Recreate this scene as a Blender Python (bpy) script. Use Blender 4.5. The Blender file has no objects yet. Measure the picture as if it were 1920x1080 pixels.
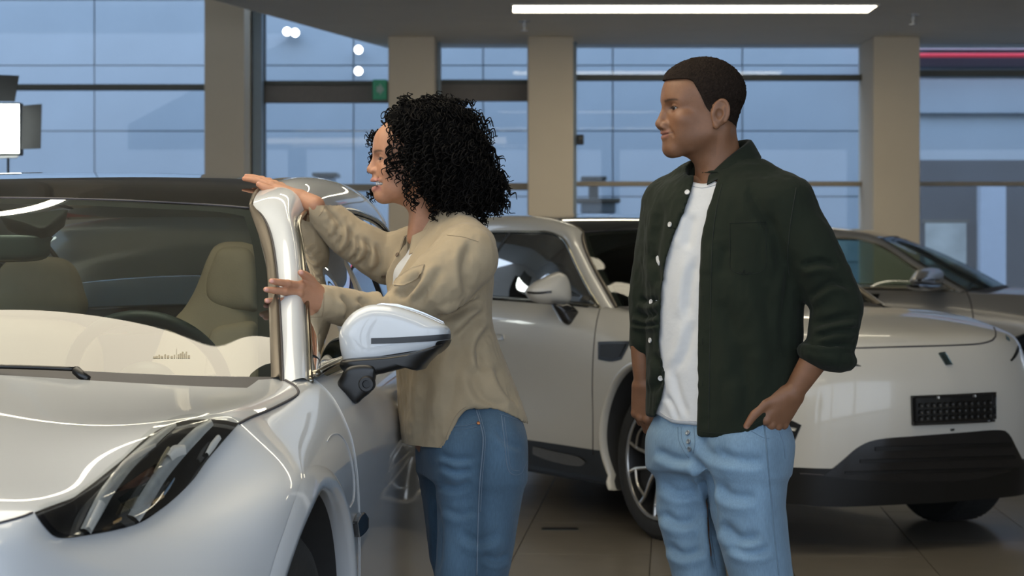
import bpy, bmesh, math, random
import numpy as np
from mathutils import Vector, Matrix, noise as mnoise
from mathutils.bvhtree import BVHTree
random.seed(7); np.random.seed(7)
SC = bpy.context.scene
COL = SC.collection

# ---------------------------------------------------------------- camera
FPX, HZ, CH = 4200.0, 490.0, 1.30          # focal length in px of a 1920 px frame, horizon row, camera height
cd = bpy.data.cameras.new('camera'); cam = bpy.data.objects.new('camera', cd); COL.objects.link(cam)
cam.location = (0, 0, CH); cam.rotation_euler = (math.pi/2, 0, 0)
cd.sensor_width = 36.0; cd.lens = FPX*36/1920; cd.shift_y = -(540-HZ)/1920
cd.clip_start = 0.05; cd.clip_end = 300
cd.dof.use_dof = True; cd.dof.focus_distance = 5.2; cd.dof.aperture_fstop = 8.5
SC.camera = cam

# ---------------------------------------------------------------- world, exposure
w = bpy.data.worlds.new('dusk_sky'); SC.world = w; w.use_nodes = True
nt = w.node_tree; bg = nt.nodes['Background']
tc = nt.nodes.new('ShaderNodeTexCoord'); sep = nt.nodes.new('ShaderNodeSeparateXYZ')
rp = nt.nodes.new('ShaderNodeValToRGB')
nt.links.new(tc.outputs['Generated'], sep.inputs[0]); nt.links.new(sep.outputs['Z'], rp.inputs[0])
rp.color_ramp.elements[0].color = (0.54, 0.61, 0.70, 1); rp.color_ramp.elements[0].position = 0.0
rp.color_ramp.elements[1].color = (0.32, 0.45, 0.66, 1); rp.color_ramp.elements[1].position = 0.7
nt.links.new(rp.outputs[0], bg.inputs[0]); bg.inputs[1].default_value = 4.4
SC.view_settings.view_transform = 'Standard'; SC.view_settings.look = 'None'
SC.view_settings.exposure = -0.15; SC.view_settings.gamma = 1.0
SC.view_settings.use_curve_mapping = False

# ---------------------------------------------------------------- large area lights (luminous showroom ceiling fixtures)
WARM = (1.0, 0.80, 0.50)
def area(name, loc, sx, sy, power, col, rot=(0, 0, 0), spread=math.pi):
    l = bpy.data.lights.new(name, 'AREA'); l.shape = 'RECTANGLE'; l.size = sx; l.size_y = sy
    l.energy = power; l.color = col; l.spread = spread
    o = bpy.data.objects.new(name, l); COL.objects.link(o); o.location = loc; o.rotation_euler = rot
    return o
CEIL = 3.48

# ================================================================ helpers
def W(px, py, Y):
    "photo pixel + depth -> world point"
    return np.array([(px-960)/FPX*Y, Y, CH+(HZ-py)/FPX*Y])

MATS = {}
def nodes_of(m):
    return m.node_tree.nodes, m.node_tree.links
def mat(name, col=(.8,.8,.8), rough=.5, metal=0., spec=.5, coat=0., coat_rough=.03, emit=None, estr=0., sheen=0.,
        noise_amt=0., noise_scale=20., bump=0., bump_scale=200., sss=0., alpha=None, vcol=None, stretch=None):
    if name in MATS: return MATS[name]
    m = bpy.data.materials.new(name); m.use_nodes = True; MATS[name] = m
    n, l = nodes_of(m); b = n['Principled BSDF']
    b.inputs['Base Color'].default_value = (*col, 1); b.inputs['Roughness'].default_value = rough
    b.inputs['Metallic'].default_value = metal; b.inputs['Specular IOR Level'].default_value = spec
    b.inputs['Coat Weight'].default_value = coat; b.inputs['Coat Roughness'].default_value = coat_rough
    b.inputs['Sheen Weight'].default_value = sheen
    if emit: b.inputs['Emission Color'].default_value = (*emit, 1); b.inputs['Emission Strength'].default_value = estr
    if sss: b.inputs['Subsurface Weight'].default_value = sss; b.inputs['Subsurface Radius'].default_value = (.012,.005,.003); b.inputs['Subsurface Scale'].default_value = 1.0
    src = None
    if vcol:
        a = n.new('ShaderNodeAttribute'); a.attribute_name = vcol; src = a.outputs['Color']
    tcn = n.new('ShaderNodeTexCoord'); vec = tcn.outputs['Object']
    if stretch:
        mp = n.new('ShaderNodeMapping'); mp.inputs['Scale'].default_value = stretch
        l.new(vec, mp.inputs[0]); vec = mp.outputs[0]
    if noise_amt:
        t = n.new('ShaderNodeTexNoise'); t.inputs['Scale'].default_value = noise_scale; t.inputs['Detail'].default_value = 5
        l.new(vec, t.inputs['Vector'])
        mr = n.new('ShaderNodeMapRange'); mr.inputs['To Min'].default_value = 1-noise_amt; mr.inputs['To Max'].default_value = 1+noise_amt
        mr.inputs['From Min'].default_value = .25; mr.inputs['From Max'].default_value = .75
        l.new(t.outputs['Fac'], mr.inputs['Value'])
        mx = n.new('ShaderNodeVectorMath'); mx.operation = 'MULTIPLY'
        if src: l.new(src, mx.inputs[0])
        else: mx.inputs[0].default_value = col
        l.new(mr.outputs[0], mx.inputs[1]); src = mx.outputs[0]
    if src: l.new(src, b.inputs['Base Color'])
    if bump:
        t2 = n.new('ShaderNodeTexNoise'); t2.inputs['Scale'].default_value = bump_scale; t2.inputs['Detail'].default_value = 4
        l.new(vec, t2.inputs['Vector'])
        bp = n.new('ShaderNodeBump'); bp.inputs['Strength'].default_value = bump; bp.inputs['Distance'].default_value = .004
        l.new(t2.outputs['Fac'], bp.inputs['Height']); l.new(bp.outputs[0], b.inputs['Normal'])
    return m

def glass_mat(name, tint=(.9,.95,.95), refl=1.0, rough=0.0, ior=1.5):
    if name in MATS: return MATS[name]
    m = bpy.data.materials.new(name); m.use_nodes = True; MATS[name] = m
    n, l = nodes_of(m); out = n['Material Output']; n.remove(n['Principled BSDF'])
    t = n.new('ShaderNodeBsdfTransparent'); t.inputs[0].default_value = (*tint, 1)
    g = n.new('ShaderNodeBsdfGlossy'); g.inputs['Roughness'].default_value = rough; g.inputs[0].default_value = (1,1,1,1)
    fr = n.new('ShaderNodeFresnel'); fr.inputs[0].default_value = ior
    mu = n.new('ShaderNodeMath'); mu.operation = 'MULTIPLY'; mu.inputs[1].default_value = refl; mu.use_clamp = True
    mx = n.new('ShaderNodeMixShader')
    l.new(fr.outputs[0], mu.inputs[0]); l.new(mu.outputs[0], mx.inputs[0]); l.new(t.outputs[0], mx.inputs[1]); l.new(g.outputs[0], mx.inputs[2])
    l.new(mx.outputs[0], out.inputs[0])
    return m

def emis_mat(name, col, strength):
    if name in MATS: return MATS[name]
    m = bpy.data.materials.new(name); m.use_nodes = True; MATS[name] = m
    n, l = nodes_of(m); out = n['Material Output']; n.remove(n['Principled BSDF'])
    e = n.new('ShaderNodeEmission'); e.inputs[0].default_value = (*col, 1); e.inputs[1].default_value = strength
    l.new(e.outputs[0], out.inputs[0]); return m

def link_mesh(name, me, m=None, parent=None, smooth=True):
    o = bpy.data.objects.new(name, me); COL.objects.link(o)
    if m: me.materials.append(m)
    if smooth and len(me.polygons): me.polygons.foreach_set('use_smooth', [True]*len(me.polygons))
    if parent: o.parent = parent
    return o
def mesh(name, V, F, m=None, parent=None, smooth=True, sharp=None):
    me = bpy.data.meshes.new(name)
    me.from_pydata([tuple(map(float, v)) for v in V], [], [tuple(map(int, f)) for f in F]); me.update()
    if sharp is not None and smooth:
        o = link_mesh(name, me, m, parent, True); me.set_sharp_from_angle(angle=math.radians(sharp)); return o
    return link_mesh(name, me, m, parent, smooth)
def empty(name, loc=(0,0,0), rz=0, parent=None):
    o = bpy.data.objects.new(name, None); COL.objects.link(o); o.location = loc; o.rotation_euler = (0,0,rz)
    o.empty_display_size = .1
    if parent: o.parent = parent
    return o
def tag(o, label=None, cat=None, group=None, kind=None):
    if label: o['label'] = label
    if cat: o['category'] = cat
    if group: o['group'] = group
    if kind: o['kind'] = kind
    return o
def keep(o, root):
    "parent a mesh authored in world coordinates"
    o.parent = root; bpy.context.view_layer.update()
    o.matrix_parent_inverse = root.matrix_world.inverted(); return o

class MB:
    "mesh builder"
    def __init__(s): s.v = []; s.f = []
    def add(s, V, F):
        b = len(s.v); s.v += [tuple(v) for v in V]; s.f += [tuple(i+b for i in f) for f in F]; return s
    def box(s, lo, hi, bev=0.0, M=None):
        x0,y0,z0 = lo; x1,y1,z1 = hi
        if bev <= 0:
            V = [(x0,y0,z0),(x1,y0,z0),(x1,y1,z0),(x0,y1,z0),(x0,y0,z1),(x1,y0,z1),(x1,y1,z1),(x0,y1,z1)]
            F = [(0,3,2,1),(4,5,6,7),(0,1,5,4),(1,2,6,5),(2,3,7,6),(3,0,4,7)]
        else:
            bm = bmesh.new(); bmesh.ops.create_cube(bm, size=1)
            for v in bm.verts: v.co = Vector(((x0+x1)/2+v.co.x*(x1-x0), (y0+y1)/2+v.co.y*(y1-y0), (z0+z1)/2+v.co.z*(z1-z0)))
            bmesh.ops.bevel(bm, geom=bm.edges[:], offset=bev, segments=2, affect='EDGES', profile=.6)
            bm.verts.ensure_lookup_table(); bm.verts.index_update()
            V = [tuple(v.co) for v in bm.verts]; F = [tuple(v.index for v in f.verts) for f in bm.faces]; bm.free()
        if M is not None: V = [tuple(M @ Vector(v)) for v in V]
        return s.add(V, F)
    def prism(s, pts, axis, a, b):
        "polygon pts (2D) extruded along axis from a to b"
        def p3(p, t):
            if axis == 'x': return (t, p[0], p[1])
            if axis == 'y': return (p[0], t, p[1])
            return (p[0], p[1], t)
        n = len(pts); V = [p3(p,a) for p in pts]+[p3(p,b) for p in pts]
        F = [tuple(range(n))[::-1], tuple(range(n,2*n))]+[(i,(i+1)%n,(i+1)%n+n,i+n) for i in range(n)]
        return s.add(V, F)
    def tube(s, P, r, n=8, closed=False, cap=True, flat=None):
        V, F = tube_geo(P, r, n, closed, cap, flat); return s.add(V, F)
    def lathe(s, prof, n=48, axis='x', c=(0,0,0), closed=False):
        "profile list (along-axis t, radius)"
        V = []; F = []
        for (t, r) in prof:
            for k in range(n):
                a = 2*math.pi*k/n; u, v = r*math.cos(a), r*math.sin(a)
                V.append((c[0]+t, c[1]+u, c[2]+v) if axis=='x' else (c[0]+u, c[1]+t, c[2]+v) if axis=='y' else (c[0]+u, c[1]+v, c[2]+t))
        m = len(prof)
        for i in range(m if closed else m-1):
            for k in range(n):
                F.append((i*n+k, i*n+(k+1)%n, ((i+1)%m)*n+(k+1)%n, ((i+1)%m)*n+k))
        return s.add(V, F)
    def build(s, name, m, parent=None, smooth=False, sharp=None):
        return mesh(name, s.v, s.f, m, parent, smooth, sharp)

def frames(P, closed=False):
    P = np.asarray(P, float); n = len(P)
    if closed: T = np.roll(P,-1,0)-np.roll(P,1,0)
    else: T = np.gradient(P, axis=0)
    T /= np.linalg.norm(T, axis=1)[:,None]+1e-12
    N = np.zeros_like(T); up = np.array([0,0,1.]) if abs(T[0,2])<.9 else np.array([1.,0,0])
    v = np.cross(T[0], up); N[0] = v/np.linalg.norm(v)
    for i in range(1, n):
        v = N[i-1]-T[i]*np.dot(N[i-1],T[i]); N[i] = v/(np.linalg.norm(v)+1e-12)
    return T, N, np.cross(T, N)
def tube_geo(P, r, n=8, closed=False, cap=True, flat=None):
    P = np.asarray(P, float); m = len(P); r = np.broadcast_to(np.asarray(r, float), (m,))
    T, N, B = frames(P, closed); V = []
    for k in range(n):
        a = 2*math.pi*k/n
        V.append(P+(N*math.cos(a)+B*math.sin(a)*(1 if flat is None else flat))*r[:,None])
    V = np.stack(V, 1).reshape(-1,3); F = []
    for i in range(m if closed else m-1):
        j = (i+1) % m
        for k in range(n): F.append((i*n+k, i*n+(k+1)%n, j*n+(k+1)%n, j*n+k))
    if cap and not closed: F.append(tuple(range(n))[::-1]); F.append(tuple((m-1)*n+k for k in range(n)))
    return [tuple(v) for v in V], F

def smooth_curve(P, n=40, closed=False):
    "Catmull-Rom through points, resampled evenly"
    P = np.asarray(P, float); m = len(P)
    if closed: Q = np.vstack([P[-1], P, P[0], P[1]]); segs = m
    else: Q = np.vstack([2*P[0]-P[1], P, 2*P[-1]-P[-2]]); segs = m-1
    out = []
    for i in range(segs):
        p0,p1,p2,p3 = Q[i:i+4]
        t = np.linspace(0,1,24,endpoint=False)[:,None]
        out.append(.5*((2*p1)+(-p0+p2)*t+(2*p0-5*p1+4*p2-p3)*t**2+(-p0+3*p1-3*p2+p3)*t**3))
    out = np.vstack(out+[P[:1] if closed else P[-1:]])
    d = np.r_[0, np.cumsum(np.linalg.norm(np.diff(out,axis=0),axis=1))]
    s = np.linspace(0, d[-1], n+1)[:-1] if closed else np.linspace(0, d[-1], n)
    return np.stack([np.interp(s, d, out[:,k]) for k in range(out.shape[1])], 1)

def bspline_matrix(n, samples):
    "uniform cubic B-spline clamped by phantom end points -> (samples, n) matrix"
    t = np.linspace(0, n-1, samples) if np.isscalar(samples) else np.asarray(samples)
    M = np.zeros((len(t), n))
    for r, u in enumerate(t):
        i = min(int(math.floor(u)), n-2); f = u-i
        b = np.array([(1-f)**3, 3*f**3-6*f**2+4, -3*f**3+3*f**2+3*f+1, f**3])/6
        for k in range(4):
            j = i-1+k
            if j < 0: M[r,0] += 2*b[k]; M[r,1] -= b[k]
            elif j > n-1: M[r,n-1] += 2*b[k]; M[r,n-2] -= b[k]
            else: M[r,j] += b[k]
    return M
def bsurf(G, nu, nv):
    "control grid (a,b,3) -> sampled surface (nu,nv,3)"
    G = np.asarray(G, float)
    return np.einsum('ia,jb,abk->ijk', bspline_matrix(G.shape[0],nu), bspline_matrix(G.shape[1],nv), G)
def grid_faces(nu, nv, flip=False):
    i = np.arange(nu-1)[:,None]; j = np.arange(nv-1)[None]
    a = i*nv+j; F = np.stack([a, a+1, a+nv+1, a+nv], -1).reshape(-1,4)
    return F[:, ::-1] if flip else F
def drop_unused(V, F):
    V = np.asarray(V); F = np.asarray(F); u, inv = np.unique(F, return_inverse=True)
    return V[u], inv.reshape(F.shape)

# ================================================================ the showroom
M_ceil = mat('ceiling_paint', (.74,.70,.62), .9, noise_amt=.03, noise_scale=3)
M_pill = mat('pillar_paint', (.72,.61,.46), .75, noise_amt=.03, noise_scale=2)
M_tile = mat('floor_tile', (.20,.175,.14), .28, spec=.45, noise_amt=.12, noise_scale=6, bump=.02, bump_scale=40)
M_grout = mat('floor_grout', (.11,.10,.085), .8, noise_amt=.1)
M_wall = mat('wall_paint', (.55,.50,.43), .85, noise_amt=.03, noise_scale=2)
M_frame = mat('mullion_metal', (.085,.085,.07), .45, metal=.3, noise_amt=.05)
M_brown = mat('door_header_metal', (.17,.145,.12), .5, metal=.2, noise_amt=.05)
M_rail = mat('rail_metal', (.33,.27,.19), .45, metal=.2, noise_amt=.05)
M_clad = mat('cladding_panel', (.38,.435,.465), .5, noise_amt=.05, noise_scale=1.2)
M_cladd = mat('cladding_joint', (.335,.385,.415), .7, noise_amt=.05)
M_pane = glass_mat('window_glass', (.93,.96,1.0), .35)
M_led = emis_mat('led_diffuser', (1.0,.90,.68), 12.0)
M_lum = emis_mat('luminous_ceiling', (1.0,.895,.70), 4.8)
M_black = mat('black_plastic', (.012,.012,.013), .45, noise_amt=.1)
M_alu = mat('fixture_metal', (.5,.5,.5), .4, metal=.8, noise_amt=.03)

YF = 21.7                    # pillar fronts of the glazed facade
def fx(px, Y=YF): return (px-960)/FPX*Y
def fz(py, Y=YF): return CH+(HZ-py)/FPX*Y

floor = MB().box((-14,-5,-.12),(16,YF+1.3,-.012)).build('floor', M_grout); tag(floor, kind='structure')
tile_me = None
TW, TL, GAP = .6, 1.2, .004
for i in range(-6, 11):
    for j in range(0, 14):
        x0 = i*TW+.12; y0 = 5.2+j*TL + (TL/2 if i % 2 else 0)
        if tile_me is None:
            o = MB().box((0,0,-.012),(TW-GAP,TL-GAP,0), .0015).build('floor_tile', M_tile, floor); tile_me = o.data
        else:
            o = bpy.data.objects.new('floor_tile', tile_me); COL.objects.link(o); o.parent = floor
        # the grid of the floor runs slightly askew to the view
        a = math.radians(-4); o.rotation_euler = (0,0,a)
        o.location = (x0*math.cos(a)-y0*math.sin(a)-.8, x0*math.sin(a)+y0*math.cos(a), 0)
far_floor = MB().box((-14,-5,-.012),(16,5.2,-.0005)).build('near_paving', M_tile, floor)

# low ceiling with its slanting edge on the left, high ceiling beyond it
EY0 = YF+1.2; EX0 = fx(725, EY0); EY1 = FPX*(CEIL-CH)/490; EX1 = fx(400, EY1)
k = (EX1-EX0)/(EY1-EY0)
def edge_x(Y): return EX0+(Y-EY0)*k
ceil = MB().prism([(edge_x(YF+1.2),YF+1.2),(16,YF+1.2),(16,1.2),(edge_x(1.2),1.2)], 'z', CEIL, CEIL+.5).build('ceiling', M_ceil)
tag(ceil, kind='structure')
hc = MB().box((-14,-5,7.0),(16,YF+1.2,7.2)).build('ceiling', M_ceil); tag(hc, kind='structure')
wl = MB().box((-14.2,-5,0),(-14,YF+1.2,7.2)).build('wall_left', M_wall); tag(wl, kind='structure')
wr = MB().box((16,-5,0),(16.2,YF+1.2,7.2)).build('wall_right', M_wall); tag(wr, kind='structure')
# wall behind the camera: sill, lintel and piers around large openings onto the dusk sky
wb = MB().box((-14,-5.2,0),(16,-5,.25)).box((-14,-5.2,6.4),(16,-5,7.2))
for x in (-14,-5,-3.5,2,7.5,15.4): wb.box((x,-5.2,.25),(x+.4,-5,6.4))
wb = wb.build('wall_behind', M_wall); tag(wb, kind='structure')

# facade pillars
for (a, b, lab) in ((383,458,'beige square pillar left of the glass doors, under the slanting ceiling edge'),
                    (728,815,'beige square pillar behind the curly-haired woman'),
                    (990,1075,'beige square pillar between the woman and the man'),
                    (1638,1725,'greyish square pillar behind the right shoulder of the man')):
    top = 7.0 if a < 500 else CEIL
    p = MB().box((fx(a),YF,0),(fx(b),YF+.95,top), .012)
    p = p.build('pillar', M_pill); tag(p, lab, 'pillar', 'facade pillars')
# glazing bays
def bay(n, a, b, top, bars, verts=(), bottom=0.0, Yg=YF+.80):
    root = empty(f'window_{n}', ((fx(a)+fx(b))/2, Yg, 0)); tag(root, kind='structure')
    x0, x1 = fx(a,Yg), fx(b,Yg)
    zs = [bottom]
    for (py, th, m) in sorted(bars, key=lambda q: -q[0]):
        z0, z1 = fz(py+th/2,Yg), fz(py-th/2,Yg)
        keep(MB().box((x0,Yg-.06,z0),(x1,Yg+.06,z1), .004).build('mullion', m), root)
        keep(MB().box((x0,Yg-.006,zs[-1]),(x1,Yg+.006,z0)).build('pane', M_pane), root); zs.append(z1)
    keep(MB().box((x0,Yg-.006,zs[-1]),(x1,Yg+.006,top)).build('pane', M_pane), root)
    for (px, th) in verts:
        keep(MB().box((fx(px-th/2,Yg),Yg-.07,0),(fx(px+th/2,Yg),Yg+.07,top), .004).build('mullion', M_frame), root)
    return root
M_strip = mat('frame_profile_grey', (.30,.36,.40), .5, metal=.2, noise_amt=.04)
bay(1, -700, 390, 7.0, [(164,11,M_frame)])
b2 = bay(2, 478, 735, 7.0, [(157,10,M_frame),(176,34,M_brown),(352,13,M_rail)], [(492,12)])
b3 = bay(3, 815, 995, CEIL, [(155,10,M_frame),(174,32,M_brown),(350,13,M_rail)])
b4 = bay(4, 1070, 1642, CEIL, [(146,11,M_frame),(345,9,M_rail)])
b5 = bay(5, 1722, 2500, CEIL, [(138,11,M_frame),(345,8,M_rail)])
for bb, px, w_ in ((b2,470,18),(b3,820,6),(b4,1080,9),(b5,1728,6)):
    keep(MB().box((fx(px-w_/2),YF+.55,0),(fx(px+w_/2),YF+.72,7.0 if px<500 else CEIL), .004).build('frame_profile', M_strip), bb)
# exit sign on the door header
M_green = mat('exit_green', (.03,.22,.12), .4, emit=(.05,.4,.2), estr=.12, noise_amt=.05)
es = empty('exit_sign', W(712,165,YF+.6)); tag(es, 'small green exit sign at the right end of the glass door header', 'sign')
p = W(712,168,YF+.66)
keep(MB().box((p[0]-.07,p[1]-.02,p[2]-.10),(p[0]+.07,p[1]+.02,p[2]+.10),.006).build('sign_box', M_green), es)
keep(MB().prism([(p[0]-.03,p[2]-.03),(p[0]+.0,p[2]-.03),(p[0]+.0,p[2]-.06),(p[0]+.045,p[2]),(p[0]+.0,p[2]+.06),(p[0]+.0,p[2]+.03),(p[0]-.03,p[2]+.03)],'y',p[1]-.024,p[1]-.019).build('arrow', mat('sign_white',(.6,.75,.65),.5,noise_amt=.03)), es)
# dark reader on the pillar edge
p = W(1088,262,YF+.5); rd = empty('access_reader', p); tag(rd, 'small dark device mounted high beside the window left of the man', 'device')
keep(MB().box((p[0]-.035,p[1]-.03,p[2]-.05),(p[0]+.035,p[1]+.03,p[2]+.05),.008).build('housing', M_black), rd)
keep(MB().box((p[0]-.02,p[1]-.036,p[2]+.0),(p[0]+.02,p[1]-.03,p[2]+.03),.002).build('display', M_frame), rd)

# ---- the pale blue building across the yard
YB = 31.0
bld = empty('clad_building', (0,YB,0)); tag(bld, 'pale blue panelled building across the yard behind the windows', 'building')
keep(MB().box((-22,YB+.10,0),(22,YB+.6,12)).build('backing_wall', M_cladd), bld)
pw = 243/FPX*YB; ph = 123/FPX*YB; me_p = None
x_ref = fx(178,YB); z_ref = fz(122,YB)
for i in range(-7, 9):
    for j in range(-4, 4):
        xa = x_ref+i*pw; za = z_ref+j*ph
        if xa > fx(1716,YB)-.1-pw*.9: continue
        if za < -.3: continue
        if me_p is None:
            o = MB().box((0,0,0),(pw-.016,.05,ph-.014), .006).build('cladding_panel', M_clad, bld); me_p = o.data
        else:
            o = bpy.data.objects.new('cladding_panel', me_p); COL.objects.link(o); o.parent = bld
        o.location = (xa, 0, za)
# right-hand part of the yard: dark shopfront, post and notice
M_dark = mat('shopfront_dark', (.032,.040,.050), .5, noise_amt=.15, noise_scale=2)
M_red = mat('red_band', (.75,.06,.09), .5, emit=(.9,.07,.1), estr=.30, noise_amt=.05)
sf = empty('dark_shopfront', (fx(1850,YB),YB,0)); tag(sf, 'dark shopfront of the building seen through the right-hand window', 'building')
x0, x1 = fx(1716,YB), 22
keep(MB().box((x0,YB-.35,0),(x1,YB+.05,fz(302,YB)), .01).build('shopfront_wall', M_dark), sf)
keep(MB().box((fx(1838,YB-.6),YB-.62,0),(fx(1886,YB-.6),YB-.36,fz(350,YB)), .01).build('post', mat('post_grey',(.38,.44,.5),.6,noise_amt=.05)), sf)
keep(MB().box((x0,YB-.1,fz(302,YB)),(x1,YB+.05,fz(214,YB)), .01).build('glazed_band', M_clad), sf)
keep(MB().box((x0,YB-.2,fz(214,YB)),(x1,YB+.05,fz(150,YB)), .01).build('wall_band', M_clad), sf)
keep(MB().box((x0,YB-.2,fz(128,YB)),(x1,YB+.05,fz(108,YB)), .01).build('dark_band', mat('louvre_grey',(.09,.12,.16),.6,noise_amt=.1)), sf)
keep(MB().box((x0,YB-.2,fz(96,YB)),(x1,YB+.05,fz(60,YB)), .01).build('upper_band', M_clad), sf)
nb = empty('notice_board', W(1772,452,YB-.5)); tag(nb, 'pale yellowish notice board on the dark shopfront outside', 'notice')
a = W(1735,418,YB-.42); b = W(1812,495,YB-.42)
keep(MB().box((a[0],YB-.44,b[2]),(b[0],YB-.38,a[2]), .01).build('board', mat('notice_paper',(.36,.38,.34),.7,noise_amt=.35,noise_scale=2.5)), nb)
keep(MB().box((a[0]-.04,YB-.44,a[2]),(b[0]+.04,YB-.37,a[2]+.05)).build('frame', M_frame), nb)
a = W(1617,101,YB-.5)
rb = MB().box((a[0],YB-.5,fz(104.5,YB-.5)),(22,YB-.22,fz(99.5,YB-.5)), .01).build('fascia_strip', M_red); tag(rb, 'long red strip high on the building outside at the right', 'strip')
# benches / machines standing low in the yard
def yard_box(name, a, b, c, d, lab, cat, Y=28.0):
    p = W(a,b,Y); q = W(c,d,Y); r = empty(name, ((p[0]+q[0])/2,Y,0)); tag(r, lab, cat)
    keep(MB().box((p[0],Y,q[2]),(q[0],Y+.5,p[2]),.03).build('cabinet', mat('yard_grey',(.16,.21,.25),.6,noise_amt=.1)), r)
    keep(MB().box(((p[0]+q[0])/2-.06,Y+.15,0),((p[0]+q[0])/2+.06,Y+.35,q[2]),.01).build('post', M_frame), r)
    keep(MB().box((p[0]-.05,Y-.03,p[2]),(q[0]+.05,Y+.53,p[2]+.05),.01).build('lid', M_frame), r)
yard_box('street_cabinet', 593,331,625,350, 'small dark box on a post outside behind the hand of the woman', 'cabinet')
yard_box('yard_machine', 1090,380,1155,400, 'low dark grey machine outside the window left of the man', 'machine', 25.5)
yard_box('street_cabinet', 1098,338,1130,346, 'flat dark box on a post outside just left of the green shirt', 'cabinet')
gnd = MB().box((-30,YF+1.3,-.3),(30,YB+2,-.10)).build('yard_paving', mat('yard_asphalt',(.12,.13,.15),.8,noise_amt=.15,noise_scale=4)); tag(gnd, kind='structure')
# glowing discs added outside, standing in for spotlight reflections in the high window
for (px, py, lab) in ((538,59,'left one of the twin glowing discs imitating spotlight reflections in the high window'),(553,61,'right one of the twin glowing discs imitating spotlight reflections in the high window'),
                      (672,93,'upper one of two glowing discs imitating spotlight reflections beside the slanting ceiling edge'),(672,133,'lower one of two glowing discs imitating spotlight reflections beside the slanting ceiling edge')):
    p = W(px,py,YB-.25); r = empty('spot_reflection', p); tag(r, lab, 'lamp', 'glowing discs imitating spotlight reflections')
    keep(MB().lathe([(-.02,.0001),(-.02,.04),(0,.055),(.03,.055)],20,'y',p).build('glow_disc', emis_mat('reflection_glow',(1,.97,.92),9)), r)
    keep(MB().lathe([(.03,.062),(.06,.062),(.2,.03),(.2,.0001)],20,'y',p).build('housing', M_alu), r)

# ---- ceiling fixtures
def linear_light(x0, x1, y, wd, lab, zc=CEIL):
    r = empty('linear_ceiling_light', ((x0+x1)/2,y,zc)); tag(r, lab, 'ceiling light', 'linear ceiling lights')
    keep(MB().box((x0,y-wd/2,zc-.012),(x1,y+wd/2,zc-.004)).build('diffuser', M_led), r)
    f = MB()
    f.box((x0-.02,y-wd/2-.02,zc-.016),(x1+.02,y-wd/2,zc)).box((x0-.02,y+wd/2,zc-.016),(x1+.02,y+wd/2+.02,zc))
    f.box((x0-.02,y-wd/2,zc-.016),(x0,y+wd/2,zc)).box((x1,y-wd/2,zc-.016),(x1+.02,y+wd/2,zc))
    keep(f.build('frame', mat('fixture_white',(.7,.68,.62),.6,noise_amt=.02)), r)
yl = FPX*(CEIL-CH)/(HZ-14)
linear_light(fx(962,yl), fx(1636,yl), yl, .52, 'long glowing ceiling light above the man')
for (x0,x1,y,lab) in ((-.2,2.7,12.5,'second glowing ceiling strip from the windows'),(-.6,3.4,8.6,'glowing ceiling strip in front of the ivory white car'),
                  (-3.6,.4,7.9,'glowing ceiling strip behind the luminous panel'),(-4.2,.6,3.0,'glowing ceiling strip over the nose of the front car')):
    linear_light(x0, x1, y, .16, lab)
def lum_panel(x0,x1,y0,ya,yb,lab):
    "luminous panel whose far edge runs askew to shape its reflection in the windscreen"
    r = empty('luminous_ceiling_panel', ((x0+x1)/2,(y0+ya)/2,CEIL)); tag(r, lab, 'ceiling light', 'luminous ceiling panels')
    keep(MB().prism([(x0,y0),(x1,y0),(x1,yb),(x0,ya)],'z',CEIL-.03,CEIL-.02).build('diffuser', M_lum), r)
    f = MB().prism([(x0-.04,y0-.04),(x1+.04,y0-.04),(x1+.04,y0),(x0-.04,y0)],'z',CEIL-.034,CEIL).prism([(x0-.04,ya),(x1+.04,yb),(x1+.04,yb+.04),(x0-.04,ya+.04)],'z',CEIL-.034,CEIL)
    f.prism([(x0-.04,y0),(x0,y0),(x0,ya),(x0-.04,ya)],'z',CEIL-.034,CEIL).prism([(x1,y0),(x1+.04,y0),(x1+.04,yb),(x1,yb)],'z',CEIL-.034,CEIL)
    keep(f.build('frame', MATS['fixture_white']), r)
lum_panel(-5.4,-.1,4.1,5.90,6.31,'wide luminous ceiling panel over the front car')  # unseen; inferred from reflections, then stretched left to act as key light
# sprinkler heads
for (px,py,lab) in ((983,52,'ceiling sprinkler head below the left end of the ceiling light'),(1712,40,'ceiling sprinkler head right of the ceiling light')):
    Y = FPX*(CEIL-.06-CH)/(HZ-py); p = W(px,py,Y); r = empty('sprinkler_head', (p[0],Y,CEIL)); tag(r, lab, 'sprinkler', 'sprinkler heads')
    keep(MB().lathe([(0,.0001),(0,.055),(-.008,.055),(-.012,.02),(-.012,.0001)],20,'z',(p[0],Y,CEIL)).build('rosette', M_alu), r)
    keep(MB().lathe([(-.012,.018),(-.05,.018),(-.05,.008),(-.085,.008),(-.085,.034),(-.092,.034),(-.092,.0001)],16,'z',(p[0],Y,CEIL)).build('nozzle', M_alu), r)

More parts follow.
